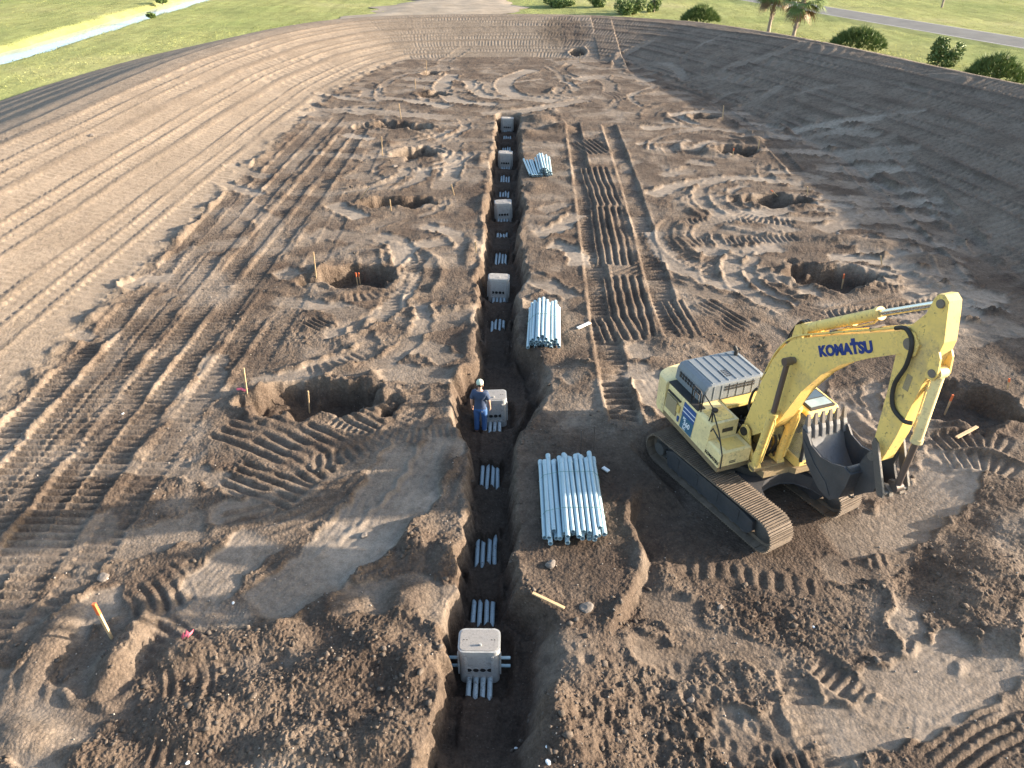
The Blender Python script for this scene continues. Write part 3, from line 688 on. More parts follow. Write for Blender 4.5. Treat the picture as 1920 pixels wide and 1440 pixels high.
# --- clods and crumbs lying on the rough soil (uncountable)
def scatter_clods(n, name):
    ico = bmesh.new(); bmesh.ops.create_icosphere(ico, subdivisions=1, radius=1.0)
    iv = np.array([v.co[:] for v in ico.verts]); iff = np.array([[v.index for v in f.verts] for f in ico.faces]); ico.free()
    w = np.clip(RG - 0.02, 0, .25) * (dC > 0.5) * (Y > 5.5) * (Y < 60) * (tm < .9)
    # nearer ground gets more of them: grid points already lie closer together there
    p = w / w.sum(); pick = rng.choice(NV, n, p=p)
    V = []; F = []
    for j, i in enumerate(pick):
        pix = (cP * Y[i] + sP * CAM[2]) / 731.0
        r = (0.007 + 0.055 * rng.random() ** 5) + pix * 0.12
        sc = r * np.array([rng.uniform(.6, 1.6), rng.uniform(.6, 1.6), rng.uniform(.4, .9)])
        v = iv * (1 + rng.uniform(-.4, .35, (len(iv), 1))) * sc
        a = rng.uniform(0, 6.28); c, s = math.cos(a), math.sin(a)
        v = np.stack([v[:, 0] * c - v[:, 1] * s, v[:, 0] * s + v[:, 1] * c, v[:, 2]], 1) + [X[i] + rng.normal(0, .02), Y[i] + rng.normal(0, .02), H[i] + r * .15]
        V.append(v); F.append(iff + j * len(iv))
    me = np_mesh(name, np.concatenate(V), np.concatenate(F).ravel(), np.full(n * len(iff), 3), smooth=False)
    me.materials.append(M['clod']); o = link(bpy.data.objects.new(name, me))
    tag(o, "crumbs and clods of brown soil strewn over the rough ground", "soil clods", kind="stuff"); return o
scatter_clods(4500, "soil_clods")
def scatter_pebbles(n):
    ok = np.nonzero((dC > 0.5) & (Y > 6) & (Y < 45) & (tm < .2))[0]; V = []; F = []
    o8 = np.array([(1, 0, 0), (-1, 0, 0), (0, 1, 0), (0, -1, 0), (0, 0, 1), (0, 0, -1)], float); f8 = np.array([(0, 2, 4), (2, 1, 4), (1, 3, 4), (3, 0, 4), (2, 0, 5), (1, 2, 5), (3, 1, 5), (0, 3, 5)])
    for j, i in enumerate(rng.choice(ok, n)):
        r = rng.uniform(.010, .022) * (1 + Y[i] * .015); V.append(o8 * r * rng.uniform(.6, 1.3, (6, 1)) + [X[i], Y[i], H[i] + r * .4]); F.append(f8 + 6 * j)
    me = np_mesh("pale_pebbles", np.concatenate(V), np.concatenate(F).ravel(), np.full(n * 8, 3), smooth=False); me.materials.append(M['pebble'])
    tag(link(bpy.data.objects.new("pale_pebbles", me)), "tiny pale pebbles strewn over the soil", "pebbles", kind="stuff")
scatter_pebbles(600)

# ------------------------------------------------------------------ grassland round the pad, canal, road, dirt track
gx = np.concatenate([np.linspace(-180, -62, 40), np.linspace(-60, -38, 56), np.linspace(-37, 60, 110), np.linspace(62, 180, 40)])
gy = np.concatenate([np.linspace(-120, 20, 40), np.linspace(22, 130, 160), np.linspace(133, 260, 40)])
gX, gY = np.meshgrid(gx, gy); fX, fY = gX.ravel(), gY.ravel()
gd, _, _ = contour(fX, fY)
gz = 0.12 * fbm(fX, fY, 9.0, 3, 60) - 0.05 * fbm(fX, fY, 2.2, 2, 64)
CAN_L, CAN_R = -49.6, -45.5
wob = 0.35 * perlin(fY / 4.0, fX * 0, 70)
cm = sstep(CAN_L - 1.4, CAN_L + .4, fX + wob) * sstep(CAN_R + 1.4, CAN_R - .4, fX + wob); gz = gz - 1.3 * cm
gz -= 0.25 * sstep(-18, -11, gd)
gq = (np.arange(len(gy) - 1)[:, None] * len(gx) + np.arange(len(gx) - 1)[None, :]).ravel()
gq = np.stack([gq, gq + 1, gq + len(gx) + 1, gq + len(gx)], 1); gq = gq[gd[gq].max(1) < -3.0]
gme = np_mesh("grass_ground", np.stack([fX, fY, gz], 1), gq.ravel(), np.full(len(gq), 4)); gme.materials.append(M['grass'])
tag(link(bpy.data.objects.new("grass_ground", gme)), kind="structure")
mb = MB(); x0, x1, y0, y1, S = -180, 180, -120, 260, 4000
mb.add([(-S, -S, -.3), (S, -S, -.3), (S, y0, -.3), (-S, y0, -.3), (-S, y1, -.3), (S, y1, -.3), (S, S, -.3), (-S, S, -.3), (x0, y0, -.3), (x0, y1, -.3), (x1, y0, -.3), (x1, y1, -.3)],
       [(0, 1, 2, 3), (4, 5, 6, 7), (3, 8, 9, 4), (10, 2, 5, 11)])
tag(mb.build("far_grass_ground", M['grass']), kind="structure")

t = NT("canal_water"); t.bump(t.noise(2.0, 4, 0.6, t.coord('Object', (1, .35, 1))), 0.02, 0.4)
M['water'] = t.set((0.28, 0.33, 0.38), 0.10, 0.0, 0.5); t.b.inputs['IOR'].default_value = 1.5  # pale base colour stands in for part of the sky's reflection
tag(MB().add([(-53, -120, -.62), (-42, -120, -.62), (-42, 260, -.62), (-53, 260, -.62)], [(0, 1, 2, 3)]).build("canal_water", M['water']), kind="structure")

t = NT("asphalt"); co = t.coord('Object')
c = t.ramp(t.noise(0.5, 6, .7, co), [(.3, (.13, .13, .128)), (.7, (.18, .178, .172))]); t.bump(t.noise(30, 3, .6, co), .01)
M['asphalt'] = t.set(c, 1.0, 0, .05)
M['marking'] = mat("road_paint", (0.55, 0.53, 0.48), .8, 0, (.15, .14, .13), .5, 2.0)
rd = Vector((-0.373, 0.928, 0)); rn = Vector((0.928, 0.373, 0)); r0 = Vector((50.8, 79.6, 0))
def strip(name, off, half, z, material, a=-140, b=170, dash=None):
    m = MB(); s = a
    seg = dash[0] if dash else 10.0; gap = dash[1] if dash else 0.0
    while s < b:
        e = min(s + seg, b); p, q = r0 + rd * s + rn * off, r0 + rd * e + rn * off
        m.add([(p - rn * half) + Vector((0, 0, z)), (p + rn * half) + Vector((0, 0, z)), (q + rn * half) + Vector((0, 0, z)), (q - rn * half) + Vector((0, 0, z))], [(0, 1, 2, 3)]); s = e + gap
    return m.build(name, material)
road = strip("road", 0, 3.05, .165, M['asphalt']); tag(road, kind="structure")
mk = strip("road_edge_line", 2.75, .06, .169, M['marking']); mk.parent = road
mk = strip("road_edge_line", -2.75, .06, .169, M['marking']); mk.parent = road
m = MB()
p = [r0 + rd * s_ + rn * o for s_, o in ((-140, -3.05), (170, -3.05))]
for sg in (-1, 1):
    p, q = r0 + rd * -140 + rn * 3.05 * sg, r0 + rd * 170 + rn * 3.05 * sg
    m.add([p + Vector((0, 0, .163)), q + Vector((0, 0, .163)), q + rn * sg * 4.5 + Vector((0, 0, -.35)), p + rn * sg * 4.5 + Vector((0, 0, -.35))], [(0, 1, 2, 3)])
tag(m.build("road_verge", M['grass']), kind="structure")

# sandy track beyond the far berm
t = NT("sandy_track"); co = t.coord('Object'); n = t.noise(.35, 6, .65, co)
c = t.ramp(n, [(.3, (.20, .165, .125)), (.7, (.31, .26, .205))]); c = t.mix(.8, c, t.ramp(t.noise(1.2, 4, .6, t.coord('Object', (.12, 1.0, 1))), [(.3, .75), (.7, 1.2)]), 'MULTIPLY')
t.bump(n, .1); M['sand'] = t.set(c, .95, 0, .2)
yy = np.linspace(82, 150, 90); V = []; F = []
for i, y in enumerate(yy):
    a = -21 + 6.5 * (y - 96) / 25 + 1.3 * math.sin(y * .5) + .8 * math.sin(y * 1.3); b = 0.5 - 3.5 * max(0, (104 - y) / 10) + 1.2 * math.sin(y * .41 + 1) + .7 * math.sin(y * 1.1)
    for k in range(13):
        x = a + (b - a) * k / 12; V.append((x, y, .02 + .26 * (1 - abs(k / 6 - 1) ** 4) + .06 * math.sin(k * 2.1 + y * .2)))
for i in range(len(yy) - 1):
    for k in range(12): F.append((i * 13 + k, i * 13 + k + 1, (i + 1) * 13 + k + 1, (i + 1) * 13 + k))
tag(MB().add(V, F, True).build("dirt_track", M['sand']), kind="structure")
# ------------------------------------------------------------------ excavator (x forward, y to the operator's left, z up)
def text_mesh(body, size, extrude=0.004, offset=0.0, align='CENTER'):
    cu = bpy.data.curves.new("lettering", 'FONT'); cu.body = body; cu.size = size; cu.extrude = extrude; cu.offset = offset
    cu.align_x = align; cu.align_y = 'CENTER'; cu.resolution_u = 3
    o = bpy.data.objects.new("lettering", cu); scene.collection.objects.link(o)
    dg = bpy.context.evaluated_depsgraph_get(); me = bpy.data.meshes.new_from_object(o.evaluated_get(dg))
    bpy.data.objects.remove(o); me.name = "lettering"; return me

EXC = empty("excavator", (6.453, 14.027, -0.36), R(-60.0), 0.869)
tag(EXC, "yellow crawler excavator parked beside the trench with its boom raised", "excavator")
UP = R(-9.7)                                         # the house is swung a little to its right

def part(mb, name, material, up=True, parent=None):
    o = mb.build(name, material, parent if parent is not None else EXC)
    if parent is None and up: o.rotation_euler = (0, 0, UP)
    return o

# undercarriage ------------------------------------------------
shoe = MB(); shoe.box(-.105, .105, -.40, .40, 0, .03)
for q in (-.075, .0, .075): shoe.prism([(q - .016, .03), (q + .016, .03), (q + .009, .062 if q else .07), (q - .009, .062 if q else .07)], 'y', -.395, .395)
shoe_me = shoe.mesh("track_shoe"); shoe_me.materials.append(M['shoe'])
RT, XE, ZC = 0.44, 2.0, 0.51
per = 4 * XE + 2 * math.pi * RT; NS = 50
def track_pt(s):
    s %= per
    if s < 2 * XE: return (-XE + s, ZC + RT, 0.0)
    s -= 2 * XE
    if s < math.pi * RT: a = s / RT; return (XE + RT * math.sin(a), ZC + RT * math.cos(a), -a)
    s -= math.pi * RT
    if s < 2 * XE: return (XE - s, ZC - RT, math.pi)
    s -= 2 * XE; a = s / RT; return (-XE - RT * math.sin(a), ZC - RT * math.cos(a), math.pi - a)
for sg in (-1, 1):
    yc = sg * 1.295
    fr_ = MB(); fr_.prism([(-1.6, .16), (1.62, .16), (1.75, .36), (1.72, .66), (1.2, .74), (-1.45, .76), (-1.75, .6)], 'y', yc - .27, yc + .27, .02)
    for xx in (-1.2, -.4, .4, 1.2): fr_.box(xx - .05, xx + .05, yc - .285, yc + .285, .34, .68)
    tf = part(fr_, "track_frame", M['bucket'], False)
    rl = MB()
    for xx in np.linspace(-1.5, 1.45, 8): part(MB().cyl((xx, yc - .26, .24), (xx, yc + .26, .24), .13, n=14), "roller", M['steel'], False, tf)
    for xx in (-.8, .7): part(MB().cyl((xx, yc - .2, .80), (xx, yc + .2, .80), .09, n=12), "carrier_roller", M['steel'], False, tf)
    sp = MB(); sp.cyl((-XE, yc - .12, ZC), (-XE, yc + .12, ZC), .34, n=22); sp.cyl((-XE, yc - .3, ZC), (-XE, yc + .3, ZC), .2, n=16)
    for kk in range(21):
        a = kk * 2 * math.pi / 21; sp.box(-XE + .37 * math.cos(a) - .03, -XE + .37 * math.cos(a) + .03, yc - .05, yc + .05, ZC + .37 * math.sin(a) - .03, ZC + .37 * math.sin(a) + .03)
    part(sp, "sprocket", M['steel'], False)
    idl = MB(); idl.lathe([(.10, -.16), (.34, -.13), (.40, -.06), (.40, .06), (.34, .13), (.10, .16)], (XE, yc, ZC), 24, 'y'); part(idl, "idler", M['steel'], False)
    ln = MB()
    cl = [track_pt(per * i / 100) for i in range(100)]
    o_ = [(p[0], p[1]) for p in cl]; c0 = (0, ZC)
    n_ = len(o_); vv = []
    for (xx, zz), (ix, iz) in zip(o_, [(p[0] - .11 * math.sin(-p[2]), p[1] - .11 * math.cos(p[2])) for p in cl]):
        vv += [(xx, yc - .13, zz), (xx, yc + .13, zz), (ix, yc + .13, iz), (ix, yc - .13, iz)]
    ln.add(vv, [(4 * i + k, 4 * i + (k + 1) % 4, 4 * ((i + 1) % n_) + (k + 1) % 4, 4 * ((i + 1) % n_) + k) for i in range(n_) for k in range(4)])
    part(ln, "track_chain", M['shoe'], False)
    for i in range(NS):
        xx, zz, a = track_pt(per * (i + .3) / NS)
        o = child("track_shoe", shoe_me, EXC, (xx, yc, zz), (0, -a, 0))
        nrm = (math.sin(-a), math.cos(a))
        o.rotation_euler.y = math.atan2(nrm[0], nrm[1])
cf = MB()
fe = [(1.95, .97), (1.45, .90), (1.05, .68), (.86, .36), (.82, 0), (.86, -.36), (1.05, -.68), (1.45, -.90), (1.95, -.97)]
cf.prism(fe + [(1.55, -1.12), (-1.55, -1.12), (-1.95, -.97)] + [(-x_, y_) for x_, y_ in fe[::-1]][1:-1] + [(-1.95, .97), (-1.55, 1.12), (1.55, 1.12)], 'z', .50, .92, .03)
part(cf, "center_frame", M['bucket'], False)
part(MB().cyl((0, 0, .95), (0, 0, 1.17), .80, n=36), "swing_ring", M['dark'], False)

# house --------------------------------------------------------
pf = MB(); pf.prism([(-2.6, -1.44), (.42, -1.44), (.42, -.46), (1.05, -.40), (1.05, .42), (1.20, .52), (1.20, 1.44), (-2.6, 1.44)], 'z', 1.15, 1.34, .015)
platform = part(pf, "revolving_frame", M['dirty_frame'])
cw = MB()
plan = [(-2.45, -1.46)] + [(-2.75 - .42 * math.sin(a), -1.02 - .44 * math.cos(a)) for a in np.linspace(0, math.pi / 2, 6)] + [(-3.24, -.5), (-3.27, 0), (-3.24, .5)] + \
       [(-2.75 - .42 * math.cos(a), 1.02 + .44 * math.sin(a)) for a in np.linspace(0, math.pi / 2, 6)] + [(-2.45, 1.46)]
cw.prism(plan, 'z', 1.18, 2.32, .07)
cwo = part(cw, "counterweight", M['pale_yellow'])
# right-hand side: pump door, decal panel, tank, toolbox
def yz_body(x0, x1, ytop=-1.38, ybot=-1.46, yin=-.52, z0=1.345, z1=2.30, rad=.09):
    poly = [(ybot, z0), (yin, z0), (yin, z1), (ytop + rad, z1), (ytop + rad * .3, z1 - rad * .3), (ytop, z1 - rad)]
    return MB().prism(poly, 'x', x0, x1, .012)
pd = part(yz_body(-2.44, -1.56), "pump_compartment", M['pale_yellow'])
part(MB().box(-2.36, -1.80, -1.470, -1.43, 1.52, 2.02, .01), "grille_panel", M['mesh_grille'], parent=pd)
part(MB().box(-2.36, -1.68, -1.452, -1.40, 2.08, 2.115), "vent_slot", M['black'], parent=pd)
part(MB().box(-1.70, -1.62, -1.470, -1.43, 1.45, 1.62), "small_decal", M['blue_decal'], parent=pd)
part(MB().box(-1.78, -1.66, -1.470, -1.43, 1.72, 1.95), "warning_label", M['yellow'], parent=pd)
dp = part(yz_body(-1.555, -.90), "model_panel", M['pale_yellow'])
def side_quad(x0, x1, z0, z1, eps, zb=1.345, zt=2.21):
    y = lambda z: -1.46 + (z - zb) / (zt - zb) * .08 - eps
    return MB().add([(x0, y(z0), z0), (x1, y(z0), z0), (x1, y(z1), z1), (x0, y(z1), z1), (x0, y(z0) + .003, z0), (x1, y(z0) + .003, z0), (x1, y(z1) + .003, z1), (x0, y(z1) + .003, z1)],
                    [(0, 1, 2, 3), (4, 7, 6, 5), (0, 4, 5, 1), (1, 5, 6, 2), (2, 6, 7, 3), (3, 7, 4, 0)])
part(side_quad(-1.535, -.92, 1.37, 2.20, .004), "teal_panel", M['teal_decal'], parent=dp)
for z0, z1 in ((1.80, 1.90), (1.93, 2.03), (2.06, 2.19)): part(side_quad(-1.535, -.92, z0, z1, .009), "stripe", M['blue_decal'], parent=dp)
for z0, z1 in ((1.90, 1.93), (2.03, 2.06)): part(side_quad(-1.535, -.92, z0, z1, .010), "pale_stripe", M['white_decal'], parent=dp)
for body_, zz, xx, sz in (("PC", 1.725, -1.36, .11), ("360", 1.60, -1.22, .22), ("LC", 1.45, -1.30, .12)):
    me = text_mesh(body_, sz, .003, .006); me.materials.append(M['white_decal'])
    child("lettering", me, dp, (xx, -1.46 + (zz - 1.345) / .865 * .08 - .012, zz), (math.pi / 2 - .09, 0, 0))
fuel = part(yz_body(-.895, -.20), "fuel_tank", M['pale_yellow'])
part(MB().box(-.85, -.30, -1.25, -.6, 2.302, 2.312), "anti_slip_plate", M['yellow'], parent=fuel)
part(MB().cyl((-.72, -.95, 2.30), (-.72, -.95, 2.37), .09), "filler_cap", M['dark'], parent=fuel)
part(MB().box(-.203, -.192, -1.0, -.66, 1.95, 2.08), "warning_label", M['black_decal'], parent=fuel)
tb = MB(); tb.prism([(-1.46, 1.345), (-.47, 1.345), (-.47, 1.80), (-1.36, 1.80), (-1.42, 1.76)], 'x', -.195, .46, .02)
tbo = part(tb, "toolbox", M['pale_yellow'])
for zz in (1.42, 1.47): part(MB().box(.455, .466, -1.12, -.92, zz, zz + .028), "vent_slot", M['black'], parent=tbo)
part(MB().box(-.1, .35, -1.2, -.6, 1.802, 1.810), "anti_slip_plate", M['yellow'], parent=tbo)
me = text_mesh("KOMATSU", .135, .003, .004); me.materials.append(M['black_decal']); child("lettering", me, tbo, (.13, -1.463, 1.47), (math.pi / 2 - .05, 0, 0))
# engine hood
hd = MB(); hx0, hx1, hy0, hy1, hz0, hz1 = -2.62, -1.15, -1.10, 1.02, 2.30, 2.86
hd.prism([(hy0, hz0), (hy1, hz0), (hy1 - .03, hz1 - .14), (hy1 - .12, hz1 - .03), (hy1 - .25, hz1), (hy0 + .26, hz1), (hy0 + .12, hz1 - .04), (hy0 + .04, hz1 - .16)], 'x', hx0, hx1, .06)
hood = part(hd, "engine_hood", M['grey_hood'])
for yy in np.linspace(-.76, .78, 7):
    rb = MB(); rb.prism([(hx0 + .05, hz1 - .03), (hx1 - .05, hz1 - .03), (hx1 - .08, hz1 + .016), (hx0 + .08, hz1 + .016)], 'y', yy - .02, yy + .02, .008); part(rb, "rib", M['grey_hood'], parent=hood)
    rb = MB(); rb.box(hx1 - .03, hx1 + .012, yy - .018, yy + .018, hz0 + .04, hz1 - .06, .008); part(rb, "rib", M['grey_hood'], parent=hood)
for r_ in range(2):
    for c_ in range(8): part(MB().box(hx1 - .01, hx1 + .014, -.40 + c_ * .125, -.31 + c_ * .125, 2.60 + r_ * .085, 2.66 + r_ * .085), "vent_slot", M['black'], parent=hood)
    for c_ in range(8): part(MB().box(hx0 + .22 + c_ * .14, hx0 + .31 + c_ * .14, hy0 + .005, hy0 + .05, 2.47 + r_ * .10, 2.54 + r_ * .10), "vent_slot", M['black'], parent=hood)
for r_ in range(4):
    for c_ in range(4): part(MB().box(-1.75 + c_ * .09, -1.69 + c_ * .09, -.30 + r_ * .09, -.24 + r_ * .09, hz1 - .005, hz1 + .004), "vent_slot", M['black'], parent=hood)
ep = MB(); ep.cyl((-2.35, .72, 2.8), (-2.35, .72, 3.02), .06); ep.cyl((-2.35, .72, 3.0), (-2.45, .70, 3.10), .06); part(ep, "exhaust_pipe", M['dark'])
part(MB().box(-2.62, -.92, -1.37, -1.11, 2.27, 2.308), "catwalk", M['dark'])
part(MB().box(-1.14, -.80, -.515, .98, 2.20, 2.325, .02), "shelf", M['yellow'])
part(MB().box(-1.14, -.90, -.50, .46, 1.345, 2.195), "dark_interior", M['dark'])  # solid dark block painted in for the shaded space under the shelf
bay = MB(); bay.box(-.86, -.25, -.50, .46, 1.345, 1.62); 
bayo = part(bay, "valve_bay", M['dark'])
rq = random.Random(5)
for i in range(12):
    y_ = rq.uniform(-.42, .40); x_ = rq.uniform(-.78, -.3)
    hs = [(x_, y_, 1.6), (x_ + rq.uniform(-.05, .1), y_ + rq.uniform(-.1, .1), 1.8 + rq.random() * .25), (x_ + rq.uniform(.05, .3), y_ * .6, 1.75 + rq.random() * .2), (-.05, y_ * .5, 1.75)]
    part(MB().tube([tuple(p) for p in catmull(hs, 5)], .022 + .012 * rq.random(), 7), "hose", rq.choice([M['black'], M['dark'], M['steel'], M['mesh_grille']]), parent=bayo)
# left-hand side panels
ls = MB(); ls.prism([(1.46, 1.345), (.50, 1.345), (.50, 2.30), (1.30, 2.30), (1.39, 2.25), (1.41, 2.18)], 'x', -2.44, -.42, .012)
lso = part(ls, "left_side_panel", M['yellow'])
for xx in (-1.8, -1.2, -.8): part(MB().box(xx - .012, xx + .012, .55, 1.36, 2.30, 2.307), "panel_seam", M['black_decal'], parent=lso)

# cab ----------------------------------------------------------
cab = MB()
cab.prism([(-.36, 1.345), (1.10, 1.345), (1.24, 1.45), (1.24, 1.62), (-.36, 1.62)], 'y', .52, 1.46, .03)
cabo = part(cab, "cab", M['yellow'])
for (xa, za, xb, zb) in ((1.225, 1.60, 1.12, 3.0), (.42, 1.60, .42, 3.0), (-.31, 1.60, -.31, 3.0)):
    for yy in (.57, 1.41): part(MB().tube([(xa, yy, za), (xb, yy, zb)], .05, 8), "cab_pillar", M['black'], parent=cabo)
rf = MB(); rf.prism([(-.36, 2.98), (1.18, 2.98), (1.18, 3.04), (1.05, 3.13), (-.22, 3.16), (-.36, 3.08)], 'y', .50, 1.48, .04)
rfo = part(rf, "cab_roof", M['yellow'], parent=cabo)
part(MB().box(.30, 1.06, .60, 1.38, 3.10, 3.185, .02), "roof_hatch_frame", M['dark'], parent=cabo)
t = NT("cab_glass"); M['glass'] = t.set((.55, .60, .62), .04, 0, .5)
t.b.inputs['Transmission Weight'].default_value = .85; t.b.inputs['IOR'].default_value = 1.1
M['skylight'] = mat("skylight_glass", (.30, .38, .40), .08, 0, (.3, .3, .28), .3, 5, .2)
part(MB().box(.36, .66, .66, 1.32, 3.186, 3.194), "skylight_pane", M['blue_decal'], parent=cabo).data.materials[0] = mat("dark_skylight_glass", (.07, .10, .13), .06, 0, None, 0, 4, .2)
part(MB().box(.70, 1.0, .66, 1.32, 3.186, 3.196), "skylight_pane", M['skylight'], parent=cabo)
def pane(name, pts, parent):
    a, b, c_, d_ = [Vector(p) for p in pts]; n = (b - a).cross(d_ - a).normalized() * .008
    return part(MB().add([a, b, c_, d_, a + n, b + n, c_ + n, d_ + n], [(0, 1, 2, 3), (4, 7, 6, 5), (0, 4, 5, 1), (1, 5, 6, 2), (2, 6, 7, 3), (3, 7, 4, 0)]), name, M['glass'], parent=parent)
pane("front_window", [(1.225, .60, 1.62), (1.225, 1.38, 1.62), (1.12, 1.38, 2.98), (1.12, .60, 2.98)], cabo)
for yy in (.555, 1.425):
    pane("side_window", [(1.18, yy, 1.64), (.47, yy, 1.64), (.47, yy, 2.95), (1.09, yy, 2.95)], cabo); pane("side_window", [(.37, yy, 1.64), (-.27, yy, 1.64), (-.27, yy, 2.95), (.37, yy, 2.95)], cabo)
pane("rear_window", [(-.33, .62, 1.64), (-.33, 1.36, 1.64), (-.33, 1.36, 2.95), (-.33, .62, 2.95)], cabo)
st_ = MB(); st_.box(.0, .5, .78, 1.2, 1.9, 2.1, .05); st_.box(-.08, .08, .78, 1.2, 2.0, 2.75, .05); st_.cyl((.1, .99, 2.7), (.0, .99, 2.95), .12); part(st_, "seat", M['dark'], parent=cabo)
for zz in (2.35, 2.62): part(MB().box(-.24, .33, .535, .545, zz, zz + .20, .0), "window_sticker", M['mesh_grille'], parent=cabo)
part(MB().box(1.242, 1.25, .70, .90, 1.50, 1.54), "vent_slot", M['black'], parent=cabo)

# boom (side plates are traced at the true size of the machine) ---------------
boom_top = [(-.20, 1.86), (-.22, 2.10), (-.08, 2.79), (.07, 3.60), (.30, 4.42), (.48, 4.83), (.72, 5.18), (1.06, 5.46), (1.86, 5.95), (2.86, 6.55), (3.54, 6.96), (3.80, 7.10), (4.0, 7.06), (4.10, 6.92)]
boom_bot = [(4.06, 6.74), (3.92, 6.66), (3.70, 6.52), (3.05, 6.05), (2.39, 5.50), (1.92, 4.96), (1.47, 4.20), (1.19, 3.45), (.92, 2.78), (.45, 2.22), (.12, 1.88), (-.04, 1.80)]
boom = part(MB().prism(boom_top + boom_bot, 'y', -.30, .10, .012), "boom", M['yellow'])
for sg in (-1, 1):
    part(MB().cyl((0, sg * .19 - .1, 2.0), (0, sg * .38 - .1, 2.0), .12, n=16), "boom_foot_pin", M['dark'], parent=boom)
    tp = part(MB().cyl((3.88, sg * .19 - .1, 6.86), (3.88, sg * .27 - .1, 6.86), .12, n=16), "boom_tip_pin", M['tooth'], parent=boom)
    part(MB().cyl((1.03, sg * .19 - .12, 4.84), (1.03, sg * .48 - .12, 4.84), .085, n=16), "cylinder_pin", M['tooth'], parent=boom)
me = text_mesh("KOMATSU", 1.0, .004, .055); me.materials.append(M['logo_blue'])
co_ = np.array([v.co[:] for v in me.vertices]); sx_ = 1.62 / np.ptp(co_[:, 0]); sy_ = .27 / np.ptp(co_[:, 1]); mx_ = (co_[:, 0].max() + co_[:, 0].min()) / 2; my_ = (co_[:, 1].max() + co_[:, 1].min()) / 2
me.transform(Matrix.Diagonal((sx_, sy_, 1, 1)) @ Matrix.Translation((-mx_, -my_, 0)))
ang = math.atan2(.92, 1.42)
lc = Vector((2.38, -.307, 5.90)); child("lettering", me, boom, lc, Euler((math.pi / 2, -ang, 0)))
part(MB().box(-.055, .055, -.004, .004, -.05, .05), "logo_square", M['logo_blue'], parent=boom).matrix_local = Matrix.Translation(lc + Vector((.29 * math.cos(ang) - .165 * math.sin(ang), 0, .29 * math.sin(ang) + .165 * math.cos(ang)))) @ Euler((0, -ang, 0)).to_matrix().to_4x4()
# pipes on top of the boom
for yy in (-.27, -.21, .0, .06):
    q = [(p[0] - .04, yy, p[1] + .05) for p in boom_top[3:12]]; part(MB().tube([tuple(p) for p in catmull(q, 3)], .024, 7), "hydraulic_pipe", M['yellow'], parent=boom)
for xx, zz in ((.60, 5.10), (1.86, 6.02), (2.86, 6.62), (.12, 3.9)): part(MB().box(xx - .03, xx + .03, -.29, .09, zz - .02, zz + .06), "pipe_clamp", M['tooth'], parent=boom)
bk = MB(); bk.prism([(.70, 5.12), (1.05, 5.40), (1.0, 5.66), (.86, 5.72), (.74, 5.64)], 'y', -.26, -.20); part(bk, "cylinder_bracket", M['yellow'], parent=boom); bk = MB(); bk.prism([(.70, 5.12), (1.05, 5.40), (1.0, 5.66), (.86, 5.72), (.74, 5.64)], 'y', -.02, .04)
part(bk, "cylinder_bracket", M['yellow'], parent=boom)
for sg in (-1, 1): part(MB().prism([(-.45, 1.34), (.62, 1.34), (.30, 1.72), (.16, 2.12), (.0, 2.2), (-.15, 2.12), (-.25, 1.8)], 'y', sg * .29 - .13, sg * .29 - .07, .01), "boom_foot_bracket", M['yellow'])

def cylinder(p0, pm, p1, rb, rr, nm, rodmat, bmat=None):
    p0, pm, p1 = Vector(p0), Vector(pm), Vector(p1); d = (p1 - p0).normalized()
    b = MB(); b.cyl(p0 + d * .08, pm, rb, n=18); b.cyl(pm - d * .10, pm, rb * 1.16, n=18); b.cyl(p0 + d * .4, p0 + d * .46, rb * 1.08, n=18); b.cyl(p0 + d * ((pm - p0).length * .62), p0 + d * ((pm - p0).length * .66), rb * 1.08, n=18)
    b.cyl(p0 - Vector((0, rb * .95, 0)), p0 + Vector((0, rb * .95, 0)), rb * 1.15, n=16)
    o = part(b, nm, bmat or M['yellow'])
    r = MB(); r.cyl(pm, p1 - d * .08, rr, n=16); r.cyl(p1 - Vector((0, rb * .9, 0)), p1 + Vector((0, rb * .9, 0)), rr * 1.5, n=16); part(r, "rod", rodmat, parent=o)
    hp = MB(); s_ = Vector((0, 1, 0)).cross(d); hp.tube([p0 + d * .25 + s_ * (rb + .02), p0 + d * .3 + s_ * (rb + .05), pm - d * .25 + s_ * (rb + .05), pm - d * .15 + s_ * rb], .022, 7); part(hp, "pipe", bmat or M['yellow'], parent=o)
    return o
for yy in (-.50, .24): cylinder((.76, yy, 1.38), (.97, yy, 3.30), (1.03, yy, 4.84), .115, .07, "boom_cylinder", M['dull_rod'])
cylinder((1.0, -.11, 5.66), (2.85, -.11, 6.98), (4.20, -.11, 7.88), .125, .075, "arm_cylinder", M['chrome'], M['yellow'])
cylinder((4.55, -.12, 6.56), (4.60, -.12, 4.92), (4.56, -.12, 3.68), .105, .07, "bucket_cylinder", M['dull_rod'], M['pale_yellow'])
for sg in (-1, 1):
    hs = [(-.1, sg * .12, 2.3), (-.35, sg * .14, 2.5), (-.3, sg * .16, 3.0), (-.12, sg * .18, 3.3)]; part(MB().tube([tuple(p) for p in catmull(hs, 6)], .035, 8), "hose", M['black'])
for yy in (.10, .22, -.16, -.05):
    hs = [(.45, yy, 1.36), (.62, yy, 1.70), (.66, yy * 1.2, 1.95), (.60, yy, 2.15)]; part(MB().tube([tuple(p) for p in catmull(hs, 5)], .035, 8), "hose", M['black'])
for yy in (-.10, -.02, .06):
    hs = [(.42, yy, 4.95), (.52, yy, 5.35), (.74, yy, 5.72), (.95, yy, 5.70)]; part(MB().tube([tuple(p) for p in catmull(hs, 6)], .026, 8), "hose", M['black'])
part(MB().box(.66, .90, -.62, .36, 1.30, 1.40, .02), "cylinder_foot_bracket", M['dirty_frame'])

